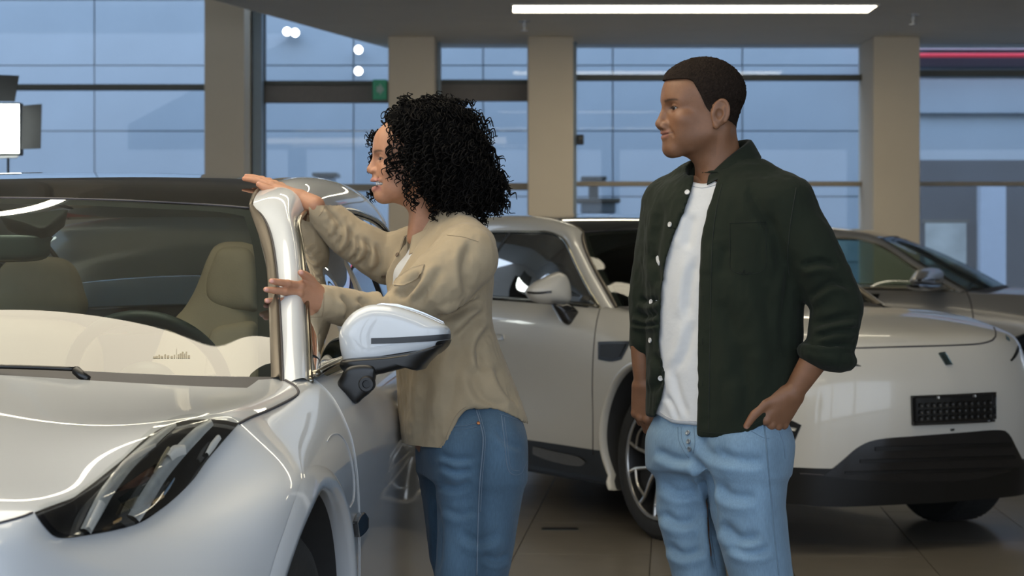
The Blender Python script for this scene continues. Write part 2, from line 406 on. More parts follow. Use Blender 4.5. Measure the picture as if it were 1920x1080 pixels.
# ---- video lamp with barn doors on a stand
YL = 14.0
fl = empty('video_lamp', W(-22,400,YL)*np.array([1,1,0])); tag(fl, 'bright white video lamp with dark barn doors at the left edge', 'lamp')
def wl_(px,py,dy=0): p = W(px,py,YL); return (p[0],p[1]+dy,p[2])
a = wl_(-90,192); b = wl_(38,291)
keep(MB().box((a[0],YL,b[2]),(b[0],YL+.10,a[2]),.01).build('lamp_body', M_black), fl)
keep(MB().box((a[0]+.012,YL-.008,b[2]+.012),(b[0]-.006,YL-.001,a[2]-.012)).build('led_panel', emis_mat('video_led',(.93,1,.95),9)), fl)
M_barn = mat('barn_door', (.035,.038,.04), .6, noise_amt=.1)
def flap(p4):
    P = np.array([wl_(*q) for q in p4]); n = np.cross(P[1]-P[0],P[3]-P[0]); n /= np.linalg.norm(n)
    m_ = MB(); m_.add(np.vstack([P,P+n*.004]), [(0,1,2,3),(7,6,5,4),(0,4,5,1),(1,5,6,2),(2,6,7,3),(3,7,4,0)])
    keep(m_.build('barn_door', M_barn), fl)
flap([(-90,188,0),(28,190,0),(42,144,-.09),(-104,138,-.09)])
flap([(42,198,0),(84,197,-.10),(82,280,-.10),(40,280,0)])
flap([(-94,198,0),(-136,197,-.10),(-134,280,-.10),(-92,280,0)])
flap([(-90,293,0),(36,291,0),(40,297,-.12),(-96,300,-.12)])
cx = wl_(-26,290)
keep(MB().tube([(cx[0],YL+.05,b[2]-.02),(cx[0],YL+.05,.5)],.016,10).tube([(cx[0],YL+.05,.9),(cx[0],YL+.05,.12)],.022,10).build('stand_pole', M_black), fl)
for q in range(3):
    t = q*2.094+.5
    keep(MB().tube([(cx[0],YL+.05,.62),(cx[0]+.45*math.cos(t),YL+.05+.45*math.sin(t),.012)],.011,8).build('leg', M_black), fl)
for s_ in (11,):
    pa = wl_(12,291); keep(MB().tube([(pa[0],YL+.05,pa[2]),(pa[0],YL+.05,pa[2]-.30),(cx[0],YL+.05,pa[2]-.34)],.008,8).build('cable', M_black), fl)
# dark slot in the floor between the two people
p = W(1050,992,FPX*CH/(992-HZ)); fs = empty('floor_slot', (p[0],p[1],0)); tag(fs, 'narrow dark slot cover set in the floor between the two people', 'floor cover')
keep(MB().box((p[0]-.082,p[1]-.045,0),(p[0]+.082,p[1]+.045,.003)).build('cover', M_black), fs)
keep(MB().box((p[0]-.09,p[1]-.053,0),(p[0]+.09,p[1]+.053,.0015)).build('rim', M_frame), fs)

# ================================================================ car construction kit
class Car:
    "authoring frame: x towards the image right, y towards the nose (to the camera at yaw 0), z up; front axle at y=0"
    def __init__(s, name, O, a, side=1):
        s.O = np.array(O, float); s.c, s.s = math.cos(a), math.sin(a)
        s.root = empty(name, (O[0],O[1],0), -a); s.cam = s.w2l([0,0,CH])
    def w2l(s, p):
        d = np.asarray(p[:2])-s.O; return np.array([d[0]*s.c-d[1]*s.s, -d[0]*s.s-d[1]*s.c, p[2]])
    def l2w(s, q):
        q = np.asarray(q, float)
        return np.stack([s.O[0]+q[...,0]*s.c-q[...,1]*s.s, s.O[1]-q[...,0]*s.s-q[...,1]*s.c, q[...,2]], -1)
    def ray(s, px, py):
        d = s.w2l([(px-960)/FPX, 1, CH+(HZ-py)/FPX])-s.cam; return d/np.linalg.norm(d)
    def pix(s, px, py, x=None, y=None, z=None):
        d = s.ray(px,py); i, v = (0,x) if x is not None else (1,y) if y is not None else (2,z)
        return s.cam+d*((v-s.cam[i])/d[i])
    def mesh(s, name, V, F, m, parent=None, smooth=True, sharp=None):
        V = np.asarray(V, float).reshape(-1,3).copy(); V[:,1] *= -1
        return mesh(name, V, [tuple(f) for f in F], m, parent or s.root, smooth, sharp)
    def mb(s, name, b, m, parent=None, smooth=False, sharp=None):
        return s.mesh(name, b.v, b.f, m, parent, smooth, sharp)
    def bvh(s, V, F):
        return BVHTree.FromPolygons([tuple(v) for v in V], [tuple(int(i) for i in f) for f in F])
    def hit(s, T, px, py, off=0.0):
        d = s.ray(px,py); h, n, i, dist = T.ray_cast(Vector(s.cam), Vector(d))
        if h is None:
            return None
        n = np.array(n); n = n if np.dot(n,d) < 0 else -n
        return np.array(h)+n*off
    def patch(s, T, top, bot, nu, nv, off=.002):
        "quad patch between two photo curves, cast on the body surface; returns (V,F)"
        a = smooth_curve(top, nu); b = smooth_curve(bot, nu); V = []; last = None
        for i in range(nu):
            for j in range(nv):
                q = a[i]+(b[i]-a[i])*j/(nv-1); h = s.hit(T, q[0], q[1], off)
                V.append(h)
        good = [v for v in V if v is not None]
        for k in range(len(V)):
            if V[k] is None:
                kk = k
                while V[kk] is None and kk > 0: kk -= 1
                V[k] = V[kk] if V[kk] is not None else good[0]
        return np.array(V), grid_faces(nu, nv)
    def line(s, T, pts, n=40, off=.001):
        c = smooth_curve(pts, n); L = [s.hit(T, p[0], p[1], off) for p in c]; return np.array([q for q in L if q is not None])

def interp_grid(D, nu, nv):
    "interpolating bicubic spline through the data grid; also returns float row and column index per sample"
    D = np.asarray(D, float); a, b = D.shape[:2]
    Ma = np.linalg.inv(bspline_matrix(a, np.arange(a, dtype=float))); Mb = np.linalg.inv(bspline_matrix(b, np.arange(b, dtype=float)))
    C = np.einsum('ia,jb,abk->ijk', Ma, Mb, D)
    u = np.linspace(0,a-1,nu) if np.isscalar(nu) else nu; v = np.linspace(0,b-1,nv) if np.isscalar(nv) else nv
    S = np.einsum('ia,jb,abk->ijk', bspline_matrix(a,u), bspline_matrix(b,v), C)
    return S, u, v
def shell(V, F, t, centre):
    "give an open sheet a second skin on its inner side"
    V = np.asarray(V, float); F = np.asarray(F)
    n = np.zeros_like(V)
    q = np.cross(V[F[:,2]]-V[F[:,0]], V[F[:,3]]-V[F[:,1]])
    for k in range(4): np.add.at(n, F[:,k], q)
    n /= np.linalg.norm(n,axis=1)[:,None]+1e-12
    sg = np.sign(((V-centre)*n).sum(1)); sg = 1 if sg.sum() > 0 else -1
    W2 = V-n*sg*t; nb = len(V)
    E = {}
    for f in F:
        for k in range(4):
            a, b = int(f[k]), int(f[(k+1)%4]); key = (min(a,b),max(a,b)); E.setdefault(key, []).append((a,b))
    side = [(e[0][0],e[0][1],e[0][1]+nb,e[0][0]+nb) for e in E.values() if len(e) == 1]
    return np.vstack([V,W2]), [tuple(f) for f in F]+[tuple(f[::-1]+nb) for f in F]+side
def mirror_join(V, F):
    V = np.asarray(V); V2 = V.copy(); V2[:,0] *= -1; nb = len(V)
    return np.vstack([V,V2]), [tuple(f) for f in F]+[tuple(i+nb for i in f[::-1]) for f in F]
def flipx(V):
    V = np.asarray(V, float).copy(); V[...,0] *= -1; return V

def pillow(out, c, axis_d, front, back, n=96, rings=12, p=2.4):
    "closed pillow over a closed outline (n,3); bulges by front along axis_d and by back against it"
    O = smooth_curve(out, n, True); c = O.mean(0) if c is None else np.asarray(c, float); d = np.asarray(axis_d, float); d = d/np.linalg.norm(d)
    V = []; F = []
    lev = []
    for k in range(rings, -1, -1):
        t = k/rings; lev.append((t, front*(1-t**p)**(1/p)))
    for k in range(1, rings+1):
        t = 1-k/rings; lev.append((t, -back*(1-t**p)**(1/p)))
    # order: front apex (t=0) -> rim (t=1) -> back apex
    lev = lev[::-1] if False else [(t,h) for (t,h) in sorted(lev[:rings+1], key=lambda q:q[0])]+lev[rings+1:]
    for (t,h) in lev: V.append(c+(O-c)*max(t,1e-3)+d*h)
    m = len(V); V = np.vstack(V)
    for i in range(m-1):
        for k in range(n): F.append((i*n+k, i*n+(k+1)%n, (i+1)*n+(k+1)%n, (i+1)*n+k))
    F.append(tuple(range(n))[::-1]); F.append(tuple((m-1)*n+k for k in range(n)))
    return V, F

M_white = mat('pearl_white_paint', (.565,.59,.615), .30, spec=.5, coat=1.0, coat_rough=.02, noise_amt=.01, noise_scale=3)
M_ivory = mat('ivory_white_paint', (.60,.575,.52), .32, spec=.5, coat=.8, coat_rough=.05, noise_amt=.01, noise_scale=3)
M_silver = mat('champagne_silver_paint', (.36,.335,.30), .34, metal=.25, coat=.6, coat_rough=.06, noise_amt=.02, noise_scale=3)
M_gloss = mat('gloss_black', (.012,.012,.013), .08, coat=.5, noise_amt=.05)
M_roofg = glass_mat('dark_glass_roof', (.34,.33,.30), 1.4)
M_trim = mat('black_trim', (.008,.008,.008), .32, noise_amt=.1)
M_seam = mat('panel_gap_dark', (.055,.05,.055), .6, noise_amt=.05)
M_chrome = mat('polished_trim', (.30,.28,.23), .15, metal=1.0, noise_amt=.02)
M_tyre = mat('tyre_rubber', (.022,.022,.022), .75, bump=.3, bump_scale=120, noise_amt=.2)
M_rim = mat('machined_rim', (.55,.53,.5), .3, metal=.9, noise_amt=.05)
M_rimd = mat('rim_dark', (.03,.03,.032), .35, metal=.5, noise_amt=.05)
M_ws = glass_mat('windscreen_glass', (.82,.92,.88), 1.8)
M_wsB = glass_mat('dark_windscreen_glass', (.45,.50,.47), .4)
M_sg = glass_mat('side_glass', (.50,.60,.57), 1.25)
M_sgd = glass_mat('privacy_glass', (.10,.11,.10), .4)
M_tan = mat('tan_leather', (.56,.49,.39), .55, bump=.15, bump_scale=300, noise_amt=.05)
M_inner = mat('cabin_dark', (.035,.035,.035), .7, noise_amt=.1)
M_lens = glass_mat('lamp_lens', (.93,.95,.95), .9)
M_bar = mat('lamp_bar_acrylic', (.62,.64,.64), .2, metal=.2, coat=1, noise_amt=.12, noise_scale=30)
M_amber = mat('lamp_amber', (.5,.26,.04), .25, coat=1, noise_amt=.05)
M_bronze = mat('seam_bronze', (.12,.10,.075), .35, metal=.5, noise_amt=.05)
M_mir = mat('mirror_glass', (.8,.82,.85), .02, metal=1.0, noise_amt=.005)

def wheel(car, x, y, R, out, full=True, wd=.25, name='wheel'):
    "out=+1: outer face to +x. One wheel: tyre, rim with spokes, hub cap"
    w_ = empty(name, (x,-y,R), 0, car.root)
    def mk(nm, b, m, smooth=True, sharp=30):
        V = np.array(b.v)*np.array([out,1,1]); return mesh(nm, V, b.f, m, w_, smooth, sharp)
    r0 = R*.735
    t = MB().lathe([(-wd,r0),(-wd+.0,R*.93),(-wd+.02,R*.985),(-wd+.05,R),(-.05,R),(-.02,R*.985),(-.002,R*.93),(.004,R*.85),(-.004,r0+.012),(-.02,r0)],72,'x')
    mk('tyre', t, M_tyre)
    if not full:
        mk('rim_disc', MB().lathe([(-.02,r0),(-.03,.1),(-.02,.0001)],40,'x'), M_rimd); return w_
    tr = MB()
    for k in range(60):
        a = 2*math.pi*k/60
        Mx = Matrix.Rotation(a,4,'X')
        tr.box((-wd+.03,-.009,R-.004),(-.03,.009,R+.0005),0,Mx)
    mk('tread_blocks', tr, M_tyre, False)
    b = MB().lathe([(-.015,r0),(-.008,r0),(-.008,r0-.018),(-.05,r0-.03),(-.16,r0-.04),(-.16,.05)],64,'x'); mk('rim_barrel', b, M_rimd)
    lip = MB().lathe([(-.012,r0+.004),(-.003,r0),(-.003,r0-.014),(-.014,r0-.018)],72,'x'); mk('rim_lip', lip, M_rim)
    n = 5
    for k in range(n):
        a = 2*math.pi*k/n+.35
        sp = MB()
        Mx = Matrix.Rotation(a,4,'X')
        for sgn in (-1,1):
            P = [(-.03,sgn*.012,.05),(-.022,sgn*.035,.11),(-.018,sgn*.075,.19),(-.012,sgn*.085,r0-.02)]
            P = [tuple(Mx @ Vector(p)) for p in smooth_curve(P,8)]
            sp.tube(P, [.010,.009,.008,.008,.008,.008,.008,.008], 6)
        P = [tuple(Mx @ Vector(p)) for p in [(-.014,-.07,.185),(-.012,0,.205),(-.014,.07,.185)]]
        sp.tube(smooth_curve(P,8), .006, 6)
        mk('spoke', sp, M_rim)
        fl = MB(); P = [(-.035,-.03,.06),(-.035,.03,.06),(-.03,.07,.17),(-.03,0,.195),(-.03,-.07,.17)]
        P = [tuple(Mx @ Vector(p)) for p in P]
        fl.add(P,[(0,1,2,3,4)]); mk('spoke_web', fl, M_rimd, False)
    mk('hub_cap', MB().lathe([(-.03,.055),(-.012,.05),(-.006,.035),(-.006,.0001)],24,'x'), M_rimd)
    mk('brake_disc', MB().lathe([(-.10,.165),(-.10,.06),(-.12,.06),(-.12,.165)],40,'x',closed=True), M_alu)
    return w_

# ================================================================ front car (pearl white crossover at the left)
A = Car('car', (-1.333,4.22), math.radians(4.5))
tag(A.root, 'pearl white car with dark roof at the left, two hands resting on it', 'car')
# data rows (front bottom -> tail), columns (centre -> shoulder -> sill)
RA = [
 [(0,.93,.22),(.3,.92,.22),(.56,.88,.22),(.70,.80,.23),(.78,.72,.23),(.85,.62,.24),(.88,.57,.24),(.90,.53,.24),(.905,.50,.235),(.90,.47,.23)],
 [(0,.965,.47),(.3,.955,.47),(.57,.91,.48),(.71,.83,.49),(.79,.745,.49),(.865,.62,.47),(.905,.555,.45),(.925,.51,.40),(.925,.48,.33),(.905,.46,.25)],
 [(0,.945,.72),(.3,.935,.73),(.56,.895,.75),(.68,.815,.77),(.755,.70,.765),(.85,.57,.70),(.91,.50,.64),(.94,.45,.54),(.94,.43,.40),(.91,.42,.25)],
 [(0,.875,.885),(.3,.868,.893),(.545,.825,.905),(.655,.765,.912),(.70,.68,.862),(.83,.50,.79),(.91,.43,.71),(.945,.40,.57),(.95,.385,.41),(.91,.37,.25)],
 [(0,.66,.968),(.3,.65,.968),(.55,.60,.952),(.702,.56,.938),(.748,.47,.868),(.855,.37,.835),(.925,.32,.765),(.955,.30,.59),(.955,.29,.42),(.91,.28,.25)],
 [(0,.36,1.015),(.3,.35,1.012),(.565,.33,.985),(.722,.32,.984),(.772,.32,.895),(.882,.24,.875),(.95,.22,.825),(.97,.20,.61),(.965,.20,.43),(.91,.20,.25)],
 [(0,.17,1.037),(.3,.17,1.032),(.58,.165,1.002),(.752,.16,1.010),(.808,.15,.948),(.905,.12,.905),(.967,.115,.858),(.982,.11,.63),(.97,.11,.44),(.91,.11,.25)],
 [(0,0,1.052),(.3,0,1.045),(.595,.0,1.012),(.775,.01,1.022),(.838,.02,.998),(.922,0,.927),(.979,0,.865),(.985,0,.64),(.97,0,.44),(.91,0,.25)],
 [(0,-.16,1.066),(.3,-.17,1.057),(.61,-.19,1.026),(.79,-.20,1.030),(.848,-.20,1.010),(.928,-.2,.942),(.976,-.2,.855),(.978,-.2,.63),(.965,-.2,.43),(.91,-.2,.25)],
 [(0,-.30,1.078),(.3,-.33,1.070),(.63,-.39,1.045),(.80,-.44,1.040),(.862,-.45,1.028),(.932,-.46,.965),(.968,-.47,.85),(.965,-.48,.62),(.955,-.48,.42),(.91,-.48,.25)],
 [(0,-.62,1.11),(.3,-.64,1.10),(.63,-.68,1.075),(.80,-.70,1.065),(.868,-.72,1.05),(.940,-.75,.975),(.965,-.78,.85),(.955,-.80,.62),(.95,-.8,.42),(.91,-.8,.25)],
 [(0,-1.1,1.14),(.3,-1.1,1.13),(.63,-1.1,1.10),(.80,-1.12,1.085),(.875,-1.15,1.062),(.948,-1.2,.985),(.966,-1.2,.85),(.95,-1.2,.62),(.95,-1.2,.42),(.91,-1.2,.25)],
 [(0,-1.8,1.15),(.3,-1.8,1.14),(.63,-1.8,1.11),(.80,-1.8,1.095),(.875,-1.8,1.075),(.950,-1.8,.995),(.968,-1.8,.86),(.95,-1.8,.62),(.95,-1.8,.42),(.91,-1.8,.25)],
 [(0,-2.5,1.16),(.3,-2.5,1.15),(.63,-2.5,1.12),(.80,-2.5,1.11),(.870,-2.5,1.09),(.950,-2.5,1.01),(.972,-2.5,.87),(.955,-2.5,.62),(.95,-2.5,.42),(.91,-2.5,.25)],
 [(0,-3.1,1.16),(.3,-3.1,1.15),(.63,-3.1,1.13),(.79,-3.1,1.12),(.855,-3.1,1.10),(.955,-3.1,1.01),(.985,-3.1,.88),(.98,-3.1,.62),(.96,-3.1,.42),(.90,-3.1,.25)],
 [(0,-3.6,1.14),(.3,-3.6,1.13),(.60,-3.6,1.12),(.75,-3.55,1.11),(.82,-3.5,1.09),(.92,-3.5,1.0),(.95,-3.5,.86),(.95,-3.5,.62),(.93,-3.5,.42),(.87,-3.5,.27)],
 [(0,-3.98,1.04),(.3,-3.96,1.04),(.56,-3.90,1.03),(.70,-3.82,1.02),(.76,-3.78,1.0),(.82,-3.78,.92),(.84,-3.80,.80),(.84,-3.82,.60),(.82,-3.8,.42),(.78,-3.75,.30)],
]
def car_body(car, R, paint, nu, nv, wheels, arch_r, zc, hood_rows=(3.0,9.0), door_rows=(9.0,12.0,13.6), edge_col=4.0, arch_col=5.0, clad=None, fair=0):
    S, u, v = interp_grid(R, nu, nv); a, b = S.shape[:2]
    wgt = (np.clip((u-2.6)/.8,0,1)*np.clip((12.5-u)/1.0,0,1))[1:-1,None,None]*np.clip((v-.8)/1.0,0,1)[None,1:-1,None]
    for _ in range(fair):
        m_ = (S[:-2,1:-1]+S[2:,1:-1]+S[1:-1,:-2]+S[1:-1,2:])/4; S[1:-1,1:-1] += .5*wgt*(m_-S[1:-1,1:-1])
    V = S.reshape(-1,3); F = grid_faces(a,b)
    fu = ((u[:-1]+u[1:])/2)[:,None].repeat(b-1,1).ravel(); fv = ((v[:-1]+v[1:])/2)[None].repeat(a-1,0).ravel()
    c = V[F].mean(1)
    ins = np.zeros(len(F), bool); Vn = V.copy()
    for wy in wheels:
        rr = np.hypot(c[:,1]-wy, c[:,2]-zc); ins |= (rr < arch_r) & (fv > arch_col)
    used = np.zeros(len(V), bool); used[F[ins].ravel()] = True; kept = np.zeros(len(V), bool); kept[F[~ins].ravel()] = True
    for wy in wheels:
        bd = used & kept; d = V[:,1:]-np.array([wy,zc]); r = np.hypot(d[:,0],d[:,1]); sel = bd & (r < arch_r*1.25)
        Vn[sel,1:] = np.array([wy,zc])+d[sel]*(arch_r/r[sel])[:,None]
    full = (V, F)
    gone = (fv < edge_col) & (fu > hood_rows[1]) & (fu < len(R)-3.0) & ~((fv > 2.9) & (fu < 10.0))
    F = F[~ins & ~gone]; fu = fu[~ins & ~gone]; fv = fv[~ins & ~gone]
    lab = np.full(len(F), 'rear_quarter', dtype='<U14')
    lab[fu < hood_rows[0]] = 'front_bumper'
    lab[(fu >= hood_rows[0]) & (fu < hood_rows[1]) & (fv < edge_col)] = 'hood'
    lab[(fu >= hood_rows[0]) & (fu < door_rows[0]) & (fv >= edge_col)] = 'fender'
    lab[(fu >= hood_rows[1]) & (fu < 10.1) & (fv < edge_col)] = 'fender'
    lab[(fu >= door_rows[0]) & (fu < door_rows[1]) & (fv >= edge_col)] = 'front_door'
    lab[(fu >= door_rows[1]) & (fu < door_rows[2]) & (fv >= edge_col)] = 'rear_door'
    if clad:
        cz = Vn[F].mean(1); lab[(fv > clad[0]) | (fu < clad[1])] = 'lower_cladding'
    # per-vertex normals of the whole skin, so panels meet without a shading break
    parts = {}
    for k in np.unique(lab):
        Vk, Fk = drop_unused(Vn, F[lab == k])
        if k in ('hood','front_bumper','lower_cladding'):
            Vm, Fm = mirror_join(Vk, Fk); parts[k] = car.mesh(k, Vm, Fm, M_trim if k == 'lower_cladding' else paint)
        else:
            parts[k] = car.mesh(k, Vk, Fk, paint); car.mesh(k, flipx(Vk), [tuple(f[::-1]) for f in Fk], paint)
    return Vn, F, full, parts
def weld_all(o, d=1e-4):
    bm = bmesh.new(); bm.from_mesh(o.data); bmesh.ops.remove_doubles(bm, verts=bm.verts[:], dist=d); bmesh.ops.recalc_face_normals(bm, faces=bm.faces[:]); bm.to_mesh(o.data); bm.free()

nvA = np.r_[np.linspace(0,3,22,endpoint=False), np.linspace(3,5,30,endpoint=False), np.linspace(5,9,44)]
nuA = np.r_[np.linspace(0,3,30,endpoint=False), np.linspace(3,10,110,endpoint=False), np.linspace(10,16,50)]
RWA = .395; ZCA = .40
VA, FA, fullA, partsA = car_body(A, RA, M_white, nuA, nvA, (-.09,-3.0), .468, ZCA, fair=70)
for k in ('hood','front_bumper'): weld_all(partsA[k])
TA = A.bvh(fullA[0], fullA[1])
# arch lips and liners
def arch(car, T_V, T_F, wy, zc, r, m_lip, sgn=1, wid=.045, liner=M_inner, x_in=.55):
    Tb = car.bvh(T_V, T_F); lipV = []; n = 64; t0, t1 = -.62, math.pi+.62
    ok = []
    for i in range(n):
        t = t0+(t1-t0)*i/(n-1); row = []
        for (rr, dx) in ((r+wid,.002),(r+wid*.45,.010),(r+.004,.006),(r-.004,-.004),(r-.002,-.03)):
            y = wy+rr*math.cos(t); z = max(zc+rr*math.sin(t), .2)
            h = Tb.ray_cast(Vector((2,y,z)), Vector((-1,0,0)))[0]
            x = (h[0] if h is not None else .93)
            row.append((x+dx, y, z))
        lipV.append(row)
    lipV = np.array(lipV)
    xs = lipV[:,:,0]
    V = lipV.reshape(-1,3); F = grid_faces(n,5)
    car.mesh('arch_lip', V if sgn>0 else flipx(V), F, m_lip)
    L = []
    for i in range(n):
        t = t0+(t1-t0)*i/(n-1); y = wy+(r-.002)*math.cos(t); z = max(zc+(r-.002)*math.sin(t),.2)
        L += [(xs[i,4],y,z),(x_in,y,z)]
    car.mesh('arch_liner', np.array(L) if sgn>0 else flipx(L), grid_faces(n,2), liner)
    P = [(x_in, wy+(r)*math.cos(t0+(t1-t0)*i/(n-1)), max(zc+r*math.sin(t0+(t1-t0)*i/(n-1)),.2)) for i in range(n)]
    car.mesh('arch_liner', np.array(P) if sgn>0 else flipx(P), [tuple(range(n))], liner, smooth=False)
for sg in (1,-1):
    for wy in (-.09,-3.0): arch(A, fullA[0], fullA[1], wy, ZCA, .468, M_white, sg)
for sg in (1,-1):
    for wy in (-.09,-3.0): wheel(A, sg*.925, wy, RWA, sg, full=(sg > 0))
A.mb('underbody', MB().box((-.80,-3.6,.20),(.80,.45,.30),.02), M_trim)

# ---- greenhouse
px = A.pix
arch_rows = [  # (inner edge, outer edge) of the white pillar / roof rail
 (px(531,724,y=-.535), px(578,714,y=-.61)), (px(527,620,y=-.735), px(574,620,y=-.80)), (px(521,530,y=-.915), px(568,530,y=-.975)),
 (px(511,455,y=-1.065), px(561,458,y=-1.115)), (px(495,411,y=-1.157), px(556,414,y=-1.235)), (px(470,388,y=-1.215), (.722,-1.38,1.432)),
 (px(480,362,y=-1.33), (.728,-1.55,1.437)), ((.598,-1.62,1.508),(.732,-1.78,1.440)), ((.60,-2.1,1.522),(.735,-2.15,1.438)),
 ((.59,-2.7,1.500),(.725,-2.7,1.410)), ((.56,-3.3,1.42),(.69,-3.3,1.32)), ((.53,-3.75,1.22),(.66,-3.75,1.14))]
ws = [
 [(0,-.375,1.088),(.25,-.405,1.081),(.50,-.455,1.067),(.68,-.515,1.058),px(508,708,y=-.575)],
 [(0,-.57,1.197),(.24,-.60,1.188),(.475,-.645,1.170),(.65,-.685,1.150),px(506,640,y=-.69)],
 [(0,-.785,1.303),(.225,-.81,1.293),(.44,-.85,1.276),(.61,-.882,1.260),px(503,560,y=-.855)],
 [(0,-.99,1.388),(.21,-1.01,1.380),(.41,-1.045,1.366),(.57,-1.055,1.358),px(496,478,y=-1.03)],
 [(0,-1.183,1.4535),(.20,-1.187,1.450),(.39,-1.20,1.443),(.53,-1.208,1.435),px(467,390,y=-1.205)]]

M_frit = mat('screen_border', (.02,.024,.024), .5, noise_amt=.05)
def greenhouse(A, arch_rows, ws, R, paint, sglass, q=1.0, wglass=None):
    def both(name, V, F, m, **k):
        return A.mesh(name, V, F, m, **k), A.mesh(name, flipx(V), [tuple(f[::-1]) for f in F], m, **k)
    n_ = lambda k: max(8, int(k*q))
    G = []
    for i, (p, q_) in enumerate(arch_rows):
        p = np.array(p); q_ = np.array(q_); d = q_-p
        out = np.array([.6,.25,.75]) if i < 5 else np.array([.55,.05,.83])
        out = out-d*np.dot(out,d)/np.dot(d,d); out /= np.linalg.norm(out)
        k = [.014,.016,.019,.022,.026,.034,.040,.042,.042,.042,.04,.03][i]
        G.append([p, p+d*.3+out*k*.86, p+d*.68+out*k*.92, q_])
    S, u, v = interp_grid(G, n_(130), n_(26)); Vp, Fp = S.reshape(-1,3), grid_faces(n_(130),n_(26))
    both('roof_pillar', Vp, Fp, paint); TP = A.bvh(Vp, Fp)
    # dark glass roof
    in_pts = np.array([np.array(r[0]) for r in arch_rows]); inner = smooth_curve(in_pts[5:], 40); dz = in_pts[8][2]-1.522
    rows = []
    for (yy, zz) in [(-1.185,1.4545),(-1.28,1.482),(-1.42,1.507),(-1.65,1.529),(-1.95,1.546),(-2.35,1.548),(-2.8,1.520),(-3.3,1.445),(-3.75,1.25)]:
        i = np.argmin(abs(inner[:,1]-(yy-.03))); e = inner[i] if yy < -1.19 else in_pts[5]; zz += dz
        rows.append([np.array([e[0]*f, yy+(e[1]-yy)*f**2, zz+(e[2]-zz)*f**2.2]) for f in (0,.35,.7,.9,1.0)])
    S, u, v = interp_grid(rows, n_(60), n_(24)); Vr, Fr = mirror_join(S.reshape(-1,3), grid_faces(n_(60),n_(24)))
    weld_all(A.mesh('glass_roof', Vr, Fr, M_roofg))
    # windscreen with the black ceramic border on its inner side
    S, u, v = interp_grid(ws, n_(60), n_(40)); Vw, Fw = mirror_join(S.reshape(-1,3), grid_faces(n_(60),n_(40)))
    wsh = A.mesh('windscreen', Vw, Fw, wglass or M_ws); weld_all(wsh); TW_ = A.bvh(S.reshape(-1,3), grid_faces(n_(60),n_(40)))
    for (c0,c1,r0,r1) in ((3.72,4.0,0,4.0),(0,3.72,3.80,4.0)):
        a_, _, _ = interp_grid(ws, np.linspace(r0,r1,40), np.linspace(c0,c1,16)); V_ = a_.reshape(-1,3)+np.array([0,-.6,-.8])*.003
        V2, F2 = mirror_join(V_, grid_faces(40,16)); A.mesh('screen_border', V2, F2, M_frit, parent=wsh)
    gl = smooth_curve(np.array([np.array(r[4]) for r in ws]), 60); wi = smooth_curve(in_pts[:6], 60)
    both('pillar_trim', np.stack([gl, (gl+wi)/2+np.array([.006,.012,.012]), wi], 1).reshape(-1,3), grid_faces(60,3), M_bronze)
    both('panel_gap', *tube_geo(wi+np.array([0,.002,.003]), .0026, 6), M_seam)
    both('roof_seam', *tube_geo(smooth_curve(np.array([np.array(r[0])+np.array([0,0,.001]) for r in arch_rows[5:]]), 60), .0055, 6), M_bronze)
    hs = interp_grid(ws, np.array([4.0]), np.linspace(0,4,30))[0][0]
    V2, F2 = tube_geo(hs, .003, 6); V2, F2 = mirror_join(V2,F2); A.mesh('screen_seam', V2, F2, M_seam)
    # side glass
    outer = np.array([np.array(r[1]) for r in arch_rows])
    yb = [-.64,-.84,-1.03,-1.2,-1.36,-1.52,-1.68,-1.92,-2.3,-2.8,-3.3,-3.62]
    belt_c, _, _ = interp_grid(R, np.linspace(9,15.4,160), np.array([4.0])); belt_c = belt_c[:,0]
    rows = []
    for o_, y_ in zip(outer, yb):
        i = np.argmin(abs(belt_c[:,1]-y_)); p = belt_c[i]+np.array([-.012,0,.012])
        rows.append([p, p+(o_-p)*.35+np.array([.012,0,.004]), p+(o_-p)*.7+np.array([.012,0,.006]), o_+np.array([-.004,0,0])])
    S, u, v = interp_grid(rows, 90, 20); Vg, Fg = S.reshape(-1,3), grid_faces(90,20)
    fu = ((u[:-1]+u[1:])/2)[:,None].repeat(19,1).ravel()
    for nm, lo, hi, m_ in (('quarter_window',0,.45,sglass),('front_window',.45,7.0,sglass),('rear_window',7.0,9.2,sglass),('rear_quarter_window',9.2,11,M_sgd)):
        Vk, Fk = drop_unused(Vg, Fg[(fu>=lo)&(fu<hi)]); both(nm, Vk, Fk, m_)
    for r_ in (.45,7.0,9.2):
        i = int(np.argmin(abs(u-r_))); both('window_divider', *tube_geo(S[i]+np.array([-.004,0,0]), .005 if r_ < 1 else .012, 6), M_trim)
    both('window_trim', *tube_geo(smooth_curve(outer,80)+np.array([.006,.004,-.002]), .0065, 8), M_chrome)
    bl = smooth_curve(np.array([np.array(r[0]) for r in rows])+np.array([.008,0,.002]), 80)
    both('belt_trim', *tube_geo(bl, .013, 8, flat=.6), M_chrome)
    # tail: hatch glass and rear panel
    e = inner[-1]
    hg = [[np.array([e[0]*f,-3.74-.02*f,1.25+dz-(1.25+dz-e[2])*f**2]) for f in (0,.5,1.0)], [np.array([.62*f,-3.88,1.10]) for f in (0,.5,1.0)], [np.array([.70*f,-3.95,1.03]) for f in (0,.5,1.0)]]
    S, _, _ = interp_grid(hg, 10, 10); V2, F2 = mirror_join(S.reshape(-1,3), grid_faces(10,10)); A.mesh('hatch_glass', V2, F2, M_sgd)
    tl = np.array(R[-1]); pr = np.vstack([tl, flipx(tl)[::-1]])
    A.mesh('tail_panel', pr, [tuple(range(len(pr)))], paint, smooth=False)
    A.mb('tail_light', MB().box((-.70,-3.995,.86),(.70,-3.93,.90),.012), mat('tail_lens',(.35,.02,.02),.2,coat=1,noise_amt=.05))
